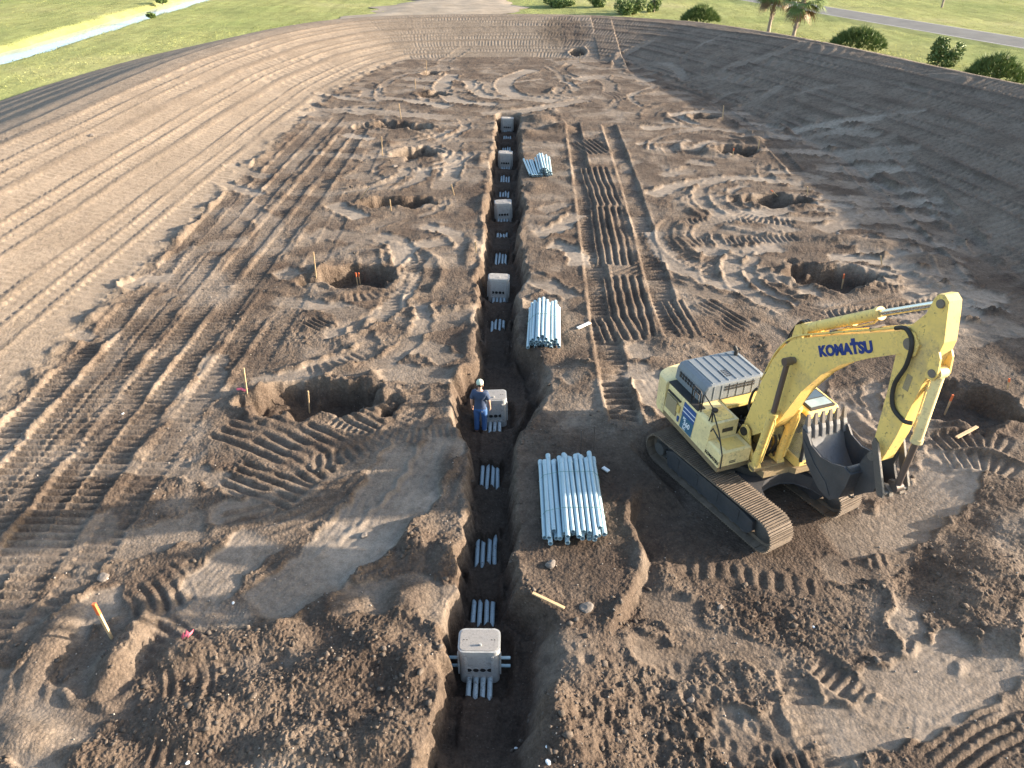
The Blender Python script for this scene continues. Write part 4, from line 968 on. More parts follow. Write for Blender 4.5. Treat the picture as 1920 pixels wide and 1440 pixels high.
# arm -----------------------------------------------------------
arm_out = [(4.02, 7.90), (4.08, 8.02), (4.20, 8.06), (4.33, 7.98), (4.40, 7.72), (4.52, 7.22), (4.50, 6.95), (4.40, 6.2), (4.26, 4.85), (4.12, 4.10), (4.02, 4.0), (3.90, 4.06), (3.80, 4.25), (3.70, 5.78), (3.62, 6.55), (3.58, 6.86), (3.72, 7.15), (3.98, 7.55)]
arm = part(MB().prism(arm_out, 'y', -.28, .04, .012), "arm", M['yellow'])
for sg in (-1, 1): part(MB().prism([(4.44, 7.1), (4.58, 6.9), (4.64, 6.56), (4.58, 6.42), (4.40, 6.40), (4.36, 6.8)], 'y', sg * .15 - .15, sg * .15 - .10, .006), "cylinder_bracket", M['yellow'], parent=arm)
for sg in (-1, 1): part(MB().prism([(3.62, 7.05), (3.58, 6.84), (3.70, 6.62), (3.92, 6.55), (4.08, 6.70), (4.10, 6.95), (3.90, 7.12)], 'y', sg * .225 - .10 - .02, sg * .225 - .10 + .02, .008), "arm_cheek_plate", M['yellow'], parent=arm)
for pz, px_ in ((7.88, 4.20), (6.56, 4.53)):
    for sg in (-1, 1): part(MB().cyl((px_, sg * .14 - .12, pz), (px_, sg * .20 - .12, pz), .085, n=14), "pin", M['tooth'], parent=arm)
for (xa, za, xb, zb) in ((4.30, 7.72, 4.46, 7.2), ):
    part(MB().box(xa + .02, xa + .06, -.10, -.06, zb, za), "grab_bar", M['yellow'], parent=arm)
hs = [(3.45, -.30, 6.98), (3.72, -.36, 7.12), (3.96, -.38, 6.95), (4.0, -.37, 6.45), (3.88, -.36, 5.9), (4.0, -.34, 5.45), (4.30, -.31, 5.30), (4.46, -.24, 5.32)]
part(MB().tube([tuple(p) for p in catmull(hs, 7)], .045, 9), "hose", M['dark'], parent=arm)
part(MB().box(4.02, 4.16, -.287, -.281, 5.9, 6.25), "warning_label", M['mesh_grille'], parent=arm)

# bucket --------------------------------------------------------
BPIN = (3.98, 4.16)
prof = [(2.22, 3.72), (2.32, 3.42), (2.50, 3.10), (2.80, 2.82), (3.16, 2.62), (3.52, 2.60), (3.74, 2.84), (3.82, 3.20), (3.86, 3.62)]      # outside of shell: lip, heel, back
inner = [(x + nx_ * .05, z + nz_ * .05) for (x, z), (nx_, nz_) in zip(prof, [(1, .1), (.95, .25), (.85, .5), (.6, .8), (.2, 1), (-.4, .9), (-.9, .4), (-1, .1), (-1, 0)])]
BW = .58; BY = -.10
sh = MB().prism(prof + inner[::-1], 'y', BY - BW, BY + BW, .0); bucket = part(sh, "bucket", M['bucket'])
ih = MB()
vv = [(x + .004 * 0, y, z) for (x, z) in [(a + (b - a) * 1.08, c_ + (d_ - c_) * 1.08) for (a, c_), (b, d_) in zip(prof, inner)] for y in (BY - BW + .04, BY + BW - .04)]
ih.add(vv, [(2 * i, 2 * i + 1, 2 * i + 3, 2 * i + 2) for i in range(len(prof) - 1)], True); part(ih, "bucket_lining", M['bucket_inner'], parent=bucket)
side = prof + [(3.62, 3.66), (3.30, 3.50), (2.95, 3.42), (2.60, 3.50), (2.40, 3.68)]
for sg in (-1, 1):
    part(MB().prism(side, 'y', BY + sg * BW - .028, BY + sg * BW + .028, .006), "side_plate", M['bucket'], parent=bucket)
    part(MB().prism([(2.36, 3.50), (2.62, 2.98), (3.2, 2.70), (3.5, 2.72), (3.3, 2.95), (2.85, 3.15), (2.58, 3.35)], 'y', BY + sg * (BW + .03), BY + sg * (BW + .05), .004), "wear_plate", M['bucket'], parent=bucket)
    ear = [(3.78, 3.10), (3.70, 3.62), (3.78, 3.98), (3.88, 4.24), (4.0, 4.28), (4.10, 4.18), (4.12, 3.9), (4.30, 3.58), (4.28, 3.38), (4.08, 3.2), (3.86, 2.9)]
    part(MB().prism(ear, 'y', BY + sg * .26 - .035, BY + sg * .26 + .035, .008), "ear", M['bucket'], parent=bucket)
part(MB().cyl((3.72, BY - BW + .02, 3.60), (3.72, BY + BW - .02, 3.60), .10, n=16), "torque_tube", M['bucket'], parent=bucket)
part(MB().cyl((BPIN[0], BY - .36, BPIN[1]), (BPIN[0], BY + .36, BPIN[1]), .095, n=16), "bucket_pin", M['steel'], parent=bucket)
lk = [(3.45 + .09 * math.cos(a), -.0, 2.52 + .09 * math.sin(a)) for a in np.linspace(math.pi, 2 * math.pi, 8)]; part(MB().tube(lk, .028, 8), "lifting_eye", M['bucket'], parent=bucket)
for i in range(6):
    y_ = BY - .52 + i * .208
    ad = MB(); ad.prism([(2.22, 3.52), (2.42, 3.50), (2.36, 3.72), (2.31, 3.82), (2.20, 3.82), (2.17, 3.7)], 'y', y_ - .052, y_ + .052, .012)
    ado = part(ad, "tooth_adapter", M['bucket_inner'], parent=bucket)
    tt_ = MB(); tt_.prism([(2.205, 3.81), (2.305, 3.81), (2.27, 3.96), (2.235, 4.10), (2.20, 4.10), (2.19, 3.96)], 'y', y_ - .042, y_ + .042, .008)
    part(tt_, "tooth", M['tooth'], parent=bucket)
# tipping linkage
for sg in (-1, 1):
    part(MB().prism([(3.92, 4.62), (4.04, 4.56), (4.56, 3.60), (4.58, 3.48), (4.46, 3.44), (4.38, 3.52), (3.90, 4.48)], 'y', BY + sg * .34 - .028, BY + sg * .34 + .028, .006), "tipping_link", M['steel'])
    part(MB().prism([(4.24, 3.60), (4.40, 3.66), (4.56, 3.60), (4.60, 3.48), (4.46, 3.38), (4.22, 3.42)], 'y', BY + sg * .14 - .05, BY + sg * .14 + .05, .006), "bucket_link", M['tooth'])
part(MB().cyl((4.50, BY - .38, 3.53), (4.50, BY + .38, 3.53), .06, n=14), "link_pin", M['steel'])

# handrails -----------------------------------------------------
def rail(pts, name="handrail", r=.02): return part(MB().tube([tuple(p) for p in pts], r, 7), name, M['dark'])
rail([(-1.35, -1.32, 2.30), (-1.35, -1.32, 2.82), (-1.30, -1.32, 2.88), (-.98, -1.32, 2.88), (-.93, -1.32, 2.82), (-.93, -1.32, 2.30)])
rail([(-1.25, -1.32, 2.45), (-1.25, -1.32, 2.72), (-1.03, -1.32, 2.72), (-1.03, -1.32, 2.45)], r=.016)
rail([(-.84, -1.32, 2.30), (-.84, -1.32, 2.84), (-.79, -1.32, 2.90), (-.36, -1.30, 2.72), (-.32, -1.30, 2.30)])
rail([(-.40, -1.34, 2.30), (-.30, -1.36, 2.66), (-.20, -1.38, 2.68), (.16, -1.40, 2.34), (.30, -1.40, 2.10), (.50, -1.42, 1.80), (.52, -1.42, 1.36)])
rail([(.30, -1.40, 2.10), (-.12, -1.38, 2.24), (-.19, -1.38, 2.10)])
part(MB().box(.40, .52, -1.30, -.9, 1.10, 1.14), "step", M['dark'])
# ------------------------------------------------------------------ precast boxes and conduits in the trench
def rrect(w, d, r, n=5):
    out = []
    for cx, cy, a0 in ((w / 2 - r, d / 2 - r, 0), (-w / 2 + r, d / 2 - r, 90), (-w / 2 + r, -d / 2 + r, 180), (w / 2 - r, -d / 2 + r, 270)):
        out += [(cx + r * math.cos(R(a0 + 90 * k / n)), cy + r * math.sin(R(a0 + 90 * k / n))) for k in range(n + 1)]
    return out
PXS = (-.207, -.069, .069, .207); POD = .052
def make_box():
    root = empty("concrete_pull_box")
    b = MB(); b.prism(rrect(.78, .52, .11), 'z', -.98, -.12, .01); b.build("box_body", M['concrete'], root)
    l = MB(); l.prism(rrect(.82, .56, .12), 'z', -.12, 0, .012); lid = l.build("lid", M['concrete'], root)
    l = MB(); l.prism(rrect(.745, .485, .10), 'z', .0, .012, .004); l.build("lid_cover", M['lid'], lid)
    for sx in (-.27, .27):
        for dx in (-.03, .03): MB().box(sx + dx - .014, sx + dx + .014, -.005, .008, .0, .018).build("lifting_slot", M['hole'], lid)
    MB().cyl((.03, -.12, .0), (.03, -.12, .055), .022).build("lifting_knob", M['concrete'], lid)
    for k, x in enumerate(PXS):
        MB().hollow((x, -.255, -.56), (x, -.275, -.56), .068, .060).build("socket_rim", M['concrete'], root)
        MB().cyl((x, -.250, -.56), (x, -.2675, -.56), .059).build("socket", M['hole'], root)
        MB().hollow((x, -.255, -.80), (x, -.285, -.80), .064, .052).build("socket_rim", M['concrete'], root)
    for x in (-.26, .26): MB().box(x - .03, x + .03, -.285, -.255, -.60, -.135, .01).build("rib", M['concrete'], root)
    MB().box(-.13, .13, -.268, -.255, -.46, -.17, .004).build("front_recess_panel", M['concrete'], root)
    for s in (-1, 1):
        MB().box(min(s * .388, s * .425), max(s * .388, s * .425), -.20, -.14, -.78, -.14, .008).build("side_flange", M['concrete'], root)
        for zz in (-.45, -.70):
            o = MB().hollow((s * .385, -.06, zz), (s * (.385 + .22), -.06, zz), .032, .026).build("side_stub", M['pvc'], root)
    return root
def copy_tree(o, parent=None):
    c = o.copy(); scene.collection.objects.link(c); c.parent = parent
    for ch in list(o.children):
        if not ch.name.startswith("side_stub"): copy_tree(ch, c)
    return c
BOX_LABEL = ["pale concrete box with speckled lid, nearest the bottom of the photo in the trench", "concrete box in the trench beside the standing worker",
             "concrete box in the trench just left of and behind the middle pipe stack", "small concrete box in the trench, fourth along from the near end",
             "small concrete box in the trench level with the farthest pipe stack", "farthest and smallest concrete box, at the end wall of the trench"]
box0 = make_box()
for i, yb in enumerate(BOXY):
    o = box0 if i == 0 else copy_tree(box0)
    o.location = (0, yb, -.15); o.rotation_euler = (R([0, 1, -1.5, 1, 1.6, -1][i]), R([0, -1.2, 1.5, -2, 1, 2][i]), R([0, 2.5, -2, 3, -2.2, 1.5][i]))
    tag(o, BOX_LABEL[i], "concrete box", "concrete pull boxes set along the trench")

SPAN = ["running from the nearest box out of its front", "between the nearest box and the worker's box", "between the worker's box and the third box", "between the third and fourth boxes", "between the fourth and fifth boxes", "between the fifth and the farthest box"]
LANE = ["leftmost", "second from left", "third from left", "rightmost"]
for i in range(6):
    y1 = BOXY[i] - .285; y0 = (BOXY[i - 1] + .24) if i > 0 else G(905, 1318, PIPE_Z)[1] - .35
    for k, x in enumerate(PXS):
        ys = np.linspace(y1, y0, 9); mb = MB()
        zt = -.95
        pts = [(x + rnd.uniform(-.012, .012) * (0 < j < 8) * (i > 0), y, zt + (PIPE_Z - zt) * min(1, j / (6 if i == 0 else 1.5)) + rnd.uniform(-.008, .008) * (0 < j < 8) * (i > 0)) for j, y in enumerate(ys)]
        mb.tube(pts, POD, 14); o = mb.build("conduit", M['pvc_dirty'])
        tag(o, f"{LANE[k]} of four muddy conduits {SPAN[i]}", "conduit", "conduits laid along the trench floor")

# ------------------------------------------------------------------ stacks of spare pipes
def pipe_mesh(n=16):
    mb = MB(); L = 2.65; mb.hollow((0, 0, 0), (0, L - .16, 0), .054, .046, n); mb.hollow((0, L - .17, 0), (0, L, 0), .062, .054, n); return mb.mesh("pvc_pipe")
pme = pipe_mesh(); pme.materials.append(M['pvc'])
ORD = ['leftmost', 'second', 'third', 'fourth', 'fifth', 'sixth', 'seventh', 'eighth', 'ninth', 'tenth', 'eleventh', 'twelfth', 'thirteenth']
LAYER = {3: ['bottom', 'middle', 'top'], 4: ['bottom', 'second', 'third', 'top']}
def stack(cx, y0, rows, ang, label, group, jit=.14, slump=0.0, seed=1):
    rq = random.Random(seed); zb = max(hz(cx + dx, y0 + dy) for dx in (-.5, 0, .5) for dy in (.2, 1.5, 2.8)) + .01
    tops = {}; P = []
    for r, (n, off) in enumerate(rows):
        for i in range(n):
            x = (i - (n - 1) / 2) * .122 + off + rq.uniform(-.006, .006); z = zb + .06 + r * .104
            dy = rq.uniform(-jit, jit)
            o = bpy.data.objects.new("pvc_pipe", pme); link(o)
            ca, sa = math.cos(ang), math.sin(ang)
            o.location = (cx + x * ca - dy * sa, y0 + x * sa + dy * ca, z)
            o.rotation_euler = (rq.uniform(-.004, .004), rq.uniform(0, 6.28), ang + rq.uniform(-.012, .012) + slump * x)
            tag(o, f"{(ORD[i] + ' pipe from the left') if i else 'leftmost pipe'} in the {LAYER[len(rows)][r]} layer of the {label}", "pipe", group); P.append((x, z))
    return zb, P
def strap(cx, y, P, ang, y0, label):
    xs = sorted(set(round(p[0], 2) for p in P)); env = []
    for x in np.linspace(xs[0] - .07, xs[-1] + .07, 26):
        z = max([pz + math.sqrt(max(.062 ** 2 - (px_ - x) ** 2, 0)) for px_, pz in P if abs(px_ - x) <= .062] + [min(p[1] for p in P) - .06]); env.append([x, z])
    # taut upper hull
    hull = []
    for p in env:
        while len(hull) > 1 and (hull[-1][0] - hull[-2][0]) * (p[1] - hull[-2][1]) - (hull[-1][1] - hull[-2][1]) * (p[0] - hull[-2][0]) >= 0: hull.pop()
        hull.append(p)
    ca, sa = math.cos(ang), math.sin(ang); dy = y - y0
    pts = [(cx + x * ca - dy * sa, y0 + x * sa + dy * ca, z + .006) for x, z in hull]
    o = MB().tube(pts, .007, 6).build("strap", M['strap']); tag(o, label, "strap", "strapping over the pipe stacks")
SA = (G(1077, 1003)[0], G(1077, 1016)[1] - .1); ang = R(0.6)
zb, P = stack(SA[0], SA[1] + .1, [(12, 0), (11, .02), (7, .18)], ang, "large near pipe stack", "pipes in the near stack", .17, .0, 3)
for q, w_ in ((.7, "nearer"), (1.95, "farther")): strap(SA[0], SA[1] + .1 + q, P, ang, SA[1] + .1, f"{w_} green strap across the large near pipe stack")
SB = (G(1018, 640)[0], G(1018, 652)[1])
zb, P = stack(SB[0], SB[1] - .1, [(9, 0), (8, .03), (7, .02), (3, -.05)], R(-2.0), "middle pipe stack", "pipes in the middle stack", .13, .0, 4)
strap(SB[0], SB[1] + 1.4, P, R(-2), SB[1] - .1, "green strap across the middle pipe stack")
SCt = (G(1012, 331)[0], G(1012, 331)[1])
zb, P = stack(SCt[0] + .1, SCt[1], [(10, -.05), (6, .18), (4, .14), (2, .12)], R(3), "far pipe stack", "pipes in the far stack", .16, -.10, 5)

# ------------------------------------------------------------------ survey stakes and boards
def stake(base, top, z0=None, w=.045, orange=False, label="", thin=False, material=None):
    x, y = G(*base, 0.0); z = hz(x, y) if z0 is None else z0
    for _ in range(3): x, y = G(*base, z); z = hz(x, y)
    # height from the pixel drop, measured in the upright plane through the foot
    lo, hi_ = 0.05, 2.5
    for _ in range(30):
        m_ = (lo + hi_) / 2; gx_, gy_ = G(base[0], top[1], z + m_)
        if gy_ < y: hi_ = m_
        else: lo = m_
    h = min(max(lo, .25), 1.5); tx, _ = G(top[0], top[1], z + h)
    root = empty("survey_stake", (x, y, z - .05)); d = Vector((tx - x, rnd.uniform(-.03, .03), h + .05))
    a = Vector((1, 0, 0)); q = Vector((0, 1, 0)); mb = MB(); r = w / 2
    def ring(p, s=1.0): return [p + a * r * s + q * r * s, p - a * r * s + q * r * s, p - a * r * s - q * r * s, p + a * r * s - q * r * s]
    f6 = [(0, 1, 2, 3), (7, 6, 5, 4), (0, 4, 5, 1), (1, 5, 6, 2), (2, 6, 7, 3), (3, 7, 4, 0)]
    k = .72 if orange else 1.0
    mb.add(ring(Vector((0, 0, 0)), .8) + ring(d * k), f6); mb.build("shaft", material or M['wood'], root)
    if orange: MB().add(ring(d * k, 1.06) + ring(d, 1.06), f6).build("painted_tip", M['orange'], root)
    tag(root, label, "stake", "survey stakes marking the pits"); return root, Vector((x, y, z)), d
STK = [((210, 1197), (177, 1130), .055, 1, "thick leaning wooden stake at the bottom left of the photo"), ((580, 774), (577, 734), .04, 0, "wooden stake standing in the large near left pit"),
       ((463, 737), (456, 691), .04, 0, "pale wooden stake with pink flagging at its foot"), ((676, 536), (672, 512), .04, 1, "right one of two orange tipped stakes in the pit left of the third box"),
       ((671, 535), (667, 511), .04, 1, "left one of two orange tipped stakes in the pit left of the third box"), ((592, 514), (587, 473), .04, 0, "wooden stake on the left rim of the pit with the orange pair"),
       ((733, 391), (731, 374), .045, 0, "short stake inside the third pit on the left"), ((673, 374), (692, 350), .045, 0, "strongly leaning stake at the left rim of the third pit"),
       ((852, 366), (846, 345), .045, 0, "stake close to the trench left of the fourth box"), ((717, 292), (715, 256), .045, 0, "stake on the left rim of the fourth left pit"),
       ((752, 223), (748, 194), .05, 0, "tall thin stake beyond the twin hollows on the left"), ((779, 166), (778, 148), .05, 0, "stake left of the two small far pits"),
       ((795, 181), (794, 166), .05, 0, "stake at the edge of the nearer small far pit"), ((799, 141), (800, 112), .05, 0, "farthest stake on the left, beside the farther small pit"),
       ((1771, 777), (1787, 740), .045, 1, "orange tipped stake leaning beside the pit right of the excavator arm"), ((1882, 746), (1892, 709), .04, 1, "leaning stake at the far right edge of the pit by the excavator"),
       ((1578, 541), (1583, 514), .045, 1, "orange tipped stake in the pit above the excavator boom"), ((1648, 517), (1652, 480), .045, 0, "wooden stake right of the pit above the excavator boom"),
       ((1455, 386), (1457, 369), .05, 1, "orange tipped stake in the third pit on the right"), ((1511, 382), (1514, 350), .05, 0, "stake on the right rim of the third right pit"),
       ((1374, 293), (1376, 278), .05, 1, "short orange tipped stake in the fourth right pit"), ((1421, 283), (1424, 262), .05, 0, "stake at the right of the fourth right pit"),
       ((1355, 223), (1357, 198), .05, 0, "stake beside the farthest pit on the right"), ((1087, 116), (1088, 101), .05, 0, "stake at the foot of the far berm"),
       ((893, 473), (891, 453), .05, 0, "pale short stake at the trench edge between third and fourth boxes"),
       ((1113, 842), (1115, 800), .025, 0, "right one of two thin rods behind the near pipe stack"), ((1089, 850), (1090, 806), .025, 0, "left one of two thin rods behind the near pipe stack")]
for base, top, w_, og, lb in STK:
    root, pos, d = stake(base, top, None, w_, bool(og), lb, material=M['dull_rod'] if 'rods' in lb else None)
# pink flagging
def flag(px, py, label, n=1, L=.35):
    x, y = G(px, py); z = hz(x, y); rq = random.Random(px); pts = [(x + L * (j / 5 - .5) + rq.uniform(-.02, .02), y + rq.uniform(-.05, .05), z + .03 + .05 * rq.random()) for j in range(6)]
    v = []; 
    for p in pts: v += [p, (p[0] + .01, p[1] + .07, p[2] + .03)]
    o = MB().add(v, [(2 * j, 2 * j + 1, 2 * j + 3, 2 * j + 2) for j in range(5)], True).build("flagging_ribbon", M['pink']); sol = o.modifiers.new("thickness", 'SOLIDIFY'); sol.thickness = .006
    tag(o, label, "ribbon")
flag(455, 742, "pink ribbon lying at the foot of the pale stake"); flag(351, 1213, "nearer pink ribbon in the loose spoil at bottom left", 1, .16); flag(357, 1203, "farther pink ribbon in the loose spoil at bottom left", 1, .14)
def board(p0, p1, w, label, material):
    a = Vector((*G(*p0), 0)); b = Vector((*G(*p1), 0)); a.z = hz(a.x, a.y) + .03; b.z = hz(b.x, b.y) + .03; m_ = (a + b) / 2; zc = hz(m_.x, m_.y) + .03
    if zc > m_.z: a.z += zc - m_.z; b.z += zc - m_.z
    d = b - a; L = d.length; o = MB().box(0, L, -w / 2, w / 2, 0, .035, .006).build("wooden_board", material)
    o.location = a; o.rotation_euler = d.to_track_quat('X', 'Z').to_euler(); tag(o, label, "board")
board((998, 1120), (1058, 1143), .065, "yellowish wooden board on the bank right of the near trench", M['wood'])
board((1083, 617), (1106, 607), .12, "white board right of the middle pipe stack", M['paper'])
board((1794, 819), (1833, 798), .09, "wooden board lying right of the excavator bucket", M['wood'])
board((1130, 880), (1141, 887), .10, "short grey board poking out behind the near pipe stack", M['paper'])

# ------------------------------------------------------------------ stones and litter
def stone(px, py, r, flat, label, material, cat, seed):
    rq = random.Random(seed); bm = bmesh.new(); bmesh.ops.create_icosphere(bm, subdivisions=2, radius=1.0)
    for v in bm.verts:
        n = v.co.normalized(); k = 1 + .22 * math.sin(n.x * 3.1 + seed) * math.cos(n.y * 2.7 + seed * 2) + rq.uniform(-.09, .09); v.co = Vector((n.x * r * 1.2 * k, n.y * r * k, n.z * r * flat * k))
    me = bpy.data.meshes.new("stone"); bm.to_mesh(me); bm.free(); me.materials.append(material)
    x, y = G(px, py); o = bpy.data.objects.new("stone" if cat == "stone" else "litter_scrap", me); link(o); o.location = (x, y, hz(x, y) + r * flat * .35); o.rotation_euler = (0, 0, rq.uniform(0, 6))
    tag(o, label, cat)
for i, (px, py, r, fl_, lb, mt, ct) in enumerate([(1100, 1138, .15, .45, "flat pale stone right of the wooden board", 'rock', 'stone'), (1033, 1058, .12, .6, "rounded stone just below the near pipe stack", 'rock', 'stone'),
    (968, 1354, .07, .7, "white stone in the trench mouth below the nearest box", 'paper', 'stone'), (1028, 1428, .09, .5, "crumpled pale litter at the bottom edge below the trench", 'paper', 'litter'),
    (1025, 1404, .05, .6, "small white scrap near the bottom edge", 'paper', 'litter'), (193, 1083, .13, .5, "dark flat stone in the smooth soil at the left", 'rock', 'stone'),
    (437, 1130, .06, .6, "small pale stone at the edge of the smooth scrape", 'paper', 'stone'), (200, 1084, .05, .6, "tiny white stone by the dark flat stone", 'paper', 'stone'),
    (1533, 1154, .06, .5, "pale green scrap in the churned soil below the excavator", 'paper', 'litter'), (1355, 1117, .07, .7, "round stone left of the churned soil below the tracks", 'rock', 'stone'),
    (1300, 1292, .08, .6, "stone in the dimpled soil at lower right", 'rock', 'stone'), (682, 1002, .09, .7, "stone casting a shadow on the smooth scrape", 'rock', 'stone'),
    (229, 772, .07, .5, "white stone among the left dozer tracks", 'paper', 'stone'), (352, 1431, .06, .7, "white stone at the bottom left edge", 'paper', 'stone'),
    (190, 313, .16, .6, "lump of clay on the left berm", 'rock', 'stone'), (1570, 442, .12, .7, "pale stone below the long scrape on the right", 'rock', 'stone'),
    (740, 312, .16, .6, "stone right of the fourth left pit", 'rock', 'stone'), (1090, 612, .05, .5, "bit of white litter by the white board", 'paper', 'litter')]):
    stone(px, py, r * (.5 if mt == 'paper' else .85), fl_, lb, M[mt], ct, i + 3)

# ------------------------------------------------------------------ the worker
def make_person(x, y, z, rz):
    root = empty("person", (x, y, z), rz)
    tag(root, "person in dark blue T-shirt, jeans and pale cap standing in the trench, back turned", "person")
    S = MB()
    J = {}
    def skin(name, pts, edges, radii, material, parent, sub=2):
        me = bpy.data.meshes.new(name); me.from_pydata(pts, edges, []); o = bpy.data.objects.new(name, me); link(o, parent)
        md = o.modifiers.new("skin", 'SKIN')
        for v, r in zip(me.skin_vertices[0].data, radii): v.radius = r if isinstance(r, tuple) else (r, r)
        me.skin_vertices[0].data[0].use_root = True
        o.modifiers.new("sub", 'SUBSURF').levels = sub; o.modifiers["sub"].render_levels = sub
        dg = bpy.context.evaluated_depsgraph_get(); me2 = bpy.data.meshes.new_from_object(o.evaluated_get(dg)); o.modifiers.clear(); o.data = me2
        me2.polygons.foreach_set("use_smooth", [True] * len(me2.polygons)); me2.materials.clear(); me2.materials.append(material); return o
    # facing +y (away from the photo's viewer)
    pts = [(0, 0, .95), (0, .01, 1.10), (0, 0, 1.28), (0, -.01, 1.42), (0, .0, 1.50), (.0, .02, 1.56), (0, .04, 1.64), (0, .045, 1.72),
           (-.17, 0, 1.42), (-.245, -.01, 1.20), (-.255, .05, .97), (-.25, .07, .90),
           (.17, 0, 1.42), (.25, -.01, 1.19), (.265, .06, .96), (.26, .09, .89),
           (-.10, 0, .88), (-.115, .03, .50), (-.12, -.01, .09), (-.135, .14, .045),
           (.10, 0, .88), (.10, .05, .50), (.095, .0, .09), (.115, .15, .045)]
    ed = [(0, 1), (1, 2), (2, 3), (3, 4), (4, 5), (5, 6), (6, 7), (3, 8), (8, 9), (9, 10), (10, 11), (3, 12), (12, 13), (13, 14), (14, 15), (0, 16), (16, 17), (17, 18), (18, 19), (0, 20), (20, 21), (21, 22), (22, 23)]
    rad = [(.135, .10), (.145, .11), (.165, .12), (.14, .10), .065, .055, (.075, .092), (.068, .085), .068, .045, .032, .034, .068, .045, .032, .034, (.095, .098), .072, .050, .045, (.095, .098), .072, .050, .045]
    body = skin("body", pts, ed, rad, mat("skin", (.52, .30, .21), .6), root)
    sh = skin("shirt", [pts[i] for i in (1, 2, 3, 8, 9, 12, 13, 0)] + [(0, 0, 1.49)], [(0, 1), (1, 2), (2, 3), (3, 4), (2, 5), (5, 6), (0, 7), (2, 8)], [(.175, .138), (.19, .145), (.178, .128), .098, .074, .098, .074, (.168, .133), .085], mat("navy_cotton", (.035, .055, .105), .9, 0, None, 0, 6, .25), root)
    jn = skin("jeans", [(0, 0, .97)] + [pts[i] for i in (16, 17)] + [(-.12, -.01, .10)] + [pts[i] for i in (20, 21)] + [(.095, 0, .10)], [(0, 1), (1, 2), (2, 3), (0, 4), (4, 5), (5, 6)], [(.150, .115), (.112, .115), .088, .078, (.112, .115), .088, .078], mat("denim", (.045, .12, .30), .85, 0, (.03, .06, .14), .6, 9, .3), root)
    for s, xx, yy in ((-1, -.12, .0), (1, .095, .01)):
        b = MB(); b.prism([(-.05, -.10), (.05, -.10), (.058, .05), (.045, .17), (0, .20), (-.045, .17), (-.058, .05)], 'z', 0, .085, .02); o = b.build("boot", M['dark'], root); o.location = (xx, yy, 0)
    hair = MB(); hair.lathe([(.02, -.09), (.070, -.06), (.088, -.01), (.090, .04)], (0, .03, 1.70), 16); hair.build("hair", mat("brown_hair", (.05, .03, .02), .8), root)
    cp = MB(); cp.lathe([(.098, -.02), (.102, .02), (.095, .06), (.072, .095), (.035, .115), (.005, .12)], (0, .035, 1.725), 18); cap = cp.build("cap", mat("pale_green_cap", (.46, .54, .43), .85), root)
    br = MB(); br.prism([(-.075, .10), (.075, .10), (.07, .17), (.035, .21), (-.035, .21), (-.07, .17)], 'z', 1.70, 1.712); br.build("cap_brim", cap.data.materials[0], cap)
    MB().box(-.03, .03, -.075, -.06, 1.705, 1.735).build("cap_strap_gap", M['black'], cap)
    for sg in (-1, 1): e = MB(); e.lathe([(.01, -.03), (.018, 0), (.01, .03)], (sg * .083, .03, 1.655), 8); e.build("ear", body.data.materials[0], body)
    n_ = MB(); n_.lathe([(.006, -.025), (.016, -.015), (.004, .03)], (0, .135, 1.645), 8); n_.build("nose", body.data.materials[0], body)
    # hands: palm with four fingers and a thumb
    for sg, hx, hy, hz_ in ((-1, -.25, .075, .885), (1, .26, .095, .875)):
        hb = MB()
        hb.tube([(hx, hy - .005, hz_ + .02), (hx + sg * .002, hy + .01, hz_ - .03), (hx, hy + .015, hz_ - .07)], [.026, .034, .028], 8)
        for k, L_ in enumerate((.062, .075, .080, .068)):
            fy = hy - .022 + k * .019
            hb.tube([(hx, fy + .012, hz_ - .06), (hx - sg * .004, fy + .018, hz_ - .06 - L_ * .5), (hx - sg * .022, fy + .02, hz_ - .06 - L_)], [.0105, .0095, .008], 6)
        hb.tube([(hx - sg * .005, hy + .035, hz_ - .01), (hx - sg * .02, hy + .06, hz_ - .045), (hx - sg * .025, hy + .062, hz_ - .075)], [.013, .011, .009], 6)
        hb.build("hand", body.data.materials[0], body)["kind"] = "stuff"
    MB().box(.03, .12, -.142, -.128, .80, .90, .01).build("back_pocket", jn.data.materials[0], jn)
    MB().box(.055, .085, -.148, -.140, .86, .89, .002).build("pocket_tag", M['paper'], jn)
    return root
px_, py_ = G(902, 811, -1.05); make_person(px_, py_, max(hz(px_ - .12, py_), hz(px_ + .1, py_), hz(px_, py_ + .1)) - .01, R(-6))

